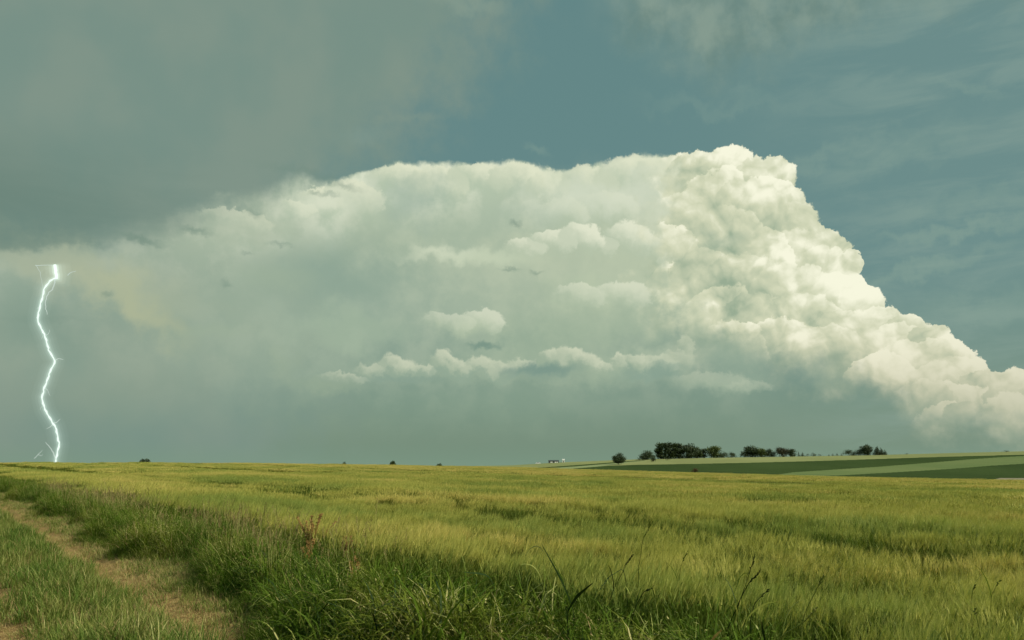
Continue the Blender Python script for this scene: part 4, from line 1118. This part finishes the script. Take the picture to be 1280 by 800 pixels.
stalk('pale bent blade arching right above the right verge', [(992, 723), (982, 723), (974, 730), (969, 742), (969, 756), (968, 775)], 5.5, 9, pl_)
stalk('pale blade bending flat to the right in the right verge', [(974, 752), (963, 753), (953, 757), (942, 764), (934, 774), (930, 790)], 5.2, 12, pl_)
stalk('long pale stem slanting right, farthest right of the verge stalks', [(1029, 720), (1023, 732), (1016, 746), (1008, 762), (1002, 780)], 5.4, 7, pl_, 'stem', 12)
stalk('thick pale stem slanting low to the right at the bottom edge', [(1019, 762), (1010, 772), (1000, 781), (986, 789), (975, 798), (968, 806)], 5.0, 11, pl_, 'stem', 10)
stalk('upright black green blade cut by the bottom edge of the picture', [(952, 776), (953, 785), (955, 795), (957, 806)], 4.9, 16, dk)
stalk('dark flat leaf lying level over the barley left of centre', [(578, 715), (588, 716), (600, 717), (612, 722), (620, 740)], 6.6, 16, dk)
stalk('pale arched blade left of the tall dark leaning blade', [(650, 706), (658, 705), (668, 709), (676, 722), (682, 745)], 6.2, 9, pl_)
stalk('rust coloured dead leaf at the bottom edge of the verge', [(903, 787), (897, 792), (891, 799), (886, 808)], 4.9, 18, m_rust)
stalk('little green seed head alone in the barley at the right', [(1217, 733), (1216, 740), (1214, 750), (1214, 765)], 5.6, 3, m_stem, 'stem', 4)
stalk('second small green seed head in the right barley, leaning right', [(1248, 727), (1244, 735), (1240, 744), (1238, 760)], 5.8, 3, m_stem, 'stem', 4)
stalk('pale upright stem with open tip in the right barley', [(1218, 762), (1221, 772), (1224, 786), (1226, 800)], 5.0, 8, pl_, 'stem', 6)
stalk('pale dry stem standing beside the tallest rust coloured dock', [(365, 638), (369, 650), (371, 664), (372, 682), (373, 700)], 12.4, 14, pl_, 'stem', 0)
stalk('short pale stem sticking up right of the rust coloured docks', [(429, 644), (429, 652), (430, 662), (431, 680)], 12.6, 10, pl_, 'stem', 0)

def dock(label, x, yt, yb2, r, n_br, spread, seed, lean=0.0):
    r_ = random.Random(seed)
    ft = at(x, yb2, r); ft[2] = tz(ft[0], ft[1]); top = at(x, yt, r)[2] - ft[2]
    t_ = thing('dock_plant', label, 'dock plant', tuple(ft), 'rust coloured docks in the verge')
    G = Geo(); S = Geo(); L = Geo()
    for b in range(n_br):
        a = r_.uniform(0, 6.28); sp = r_.uniform(0, spread)
        tip = np.array([math.cos(a) * sp + lean, math.sin(a) * sp, top * r_.uniform(.78, 1.0)])
        m_ = tip * .5 + np.array([0, 0, top * .08])
        pl = spline([(0, 0, 0), m_ * np.array([.5, .5, 1]), tip], 8)
        G.tube(pl, [.004] * 8, 5); S.tube(pl[3:], [.006] * 5, 4)
        for k in range(70):
            f = r_.uniform(.45, 1.0); i_ = min(int(f * 7), 6); c_ = pl[i_] + (pl[i_ + 1] - pl[i_]) * (f * 7 - i_)
            t = r_.uniform(0, 6.28); d = np.array([math.cos(t), math.sin(t), r_.uniform(-.2, .9)]); d /= np.linalg.norm(d)
            S.spindle(c_, c_ + d * r_.uniform(.015, .045), .013, 0, 4)
    for k in range(7):
        lp, ls = curve_pts((0, 0, .02), r_.uniform(.25, .45), r_.uniform(0, 6.28), .8, 1.2, 6); L.ribbon(lp, [.02, .05, .06, .05, .03, 0], ls)
    obj('stem', G.mesh('stem', [m_dock]), t_); obj('seed_head', S.mesh('seed_head', [m_dock]), t_); obj('leaf_rosette', L.mesh('leaf_rosette', [m_grass]), t_)
dock('tallest rust coloured dock plant rising above the verge edge', 388, 641, 700, 12.6, 9, .42, 5, .05)
dock('low rust coloured dock sprays reaching right over the barley', 431, 666, 705, 11.6, 11, .32, 6, .06)
dock('small reddish brown dock at the left foot of the tallest one', 385, 672, 705, 11.6, 5, .12, 7)
dock('small dark brown dock lower down right of the others', 444, 694, 730, 9.6, 5, .10, 8)
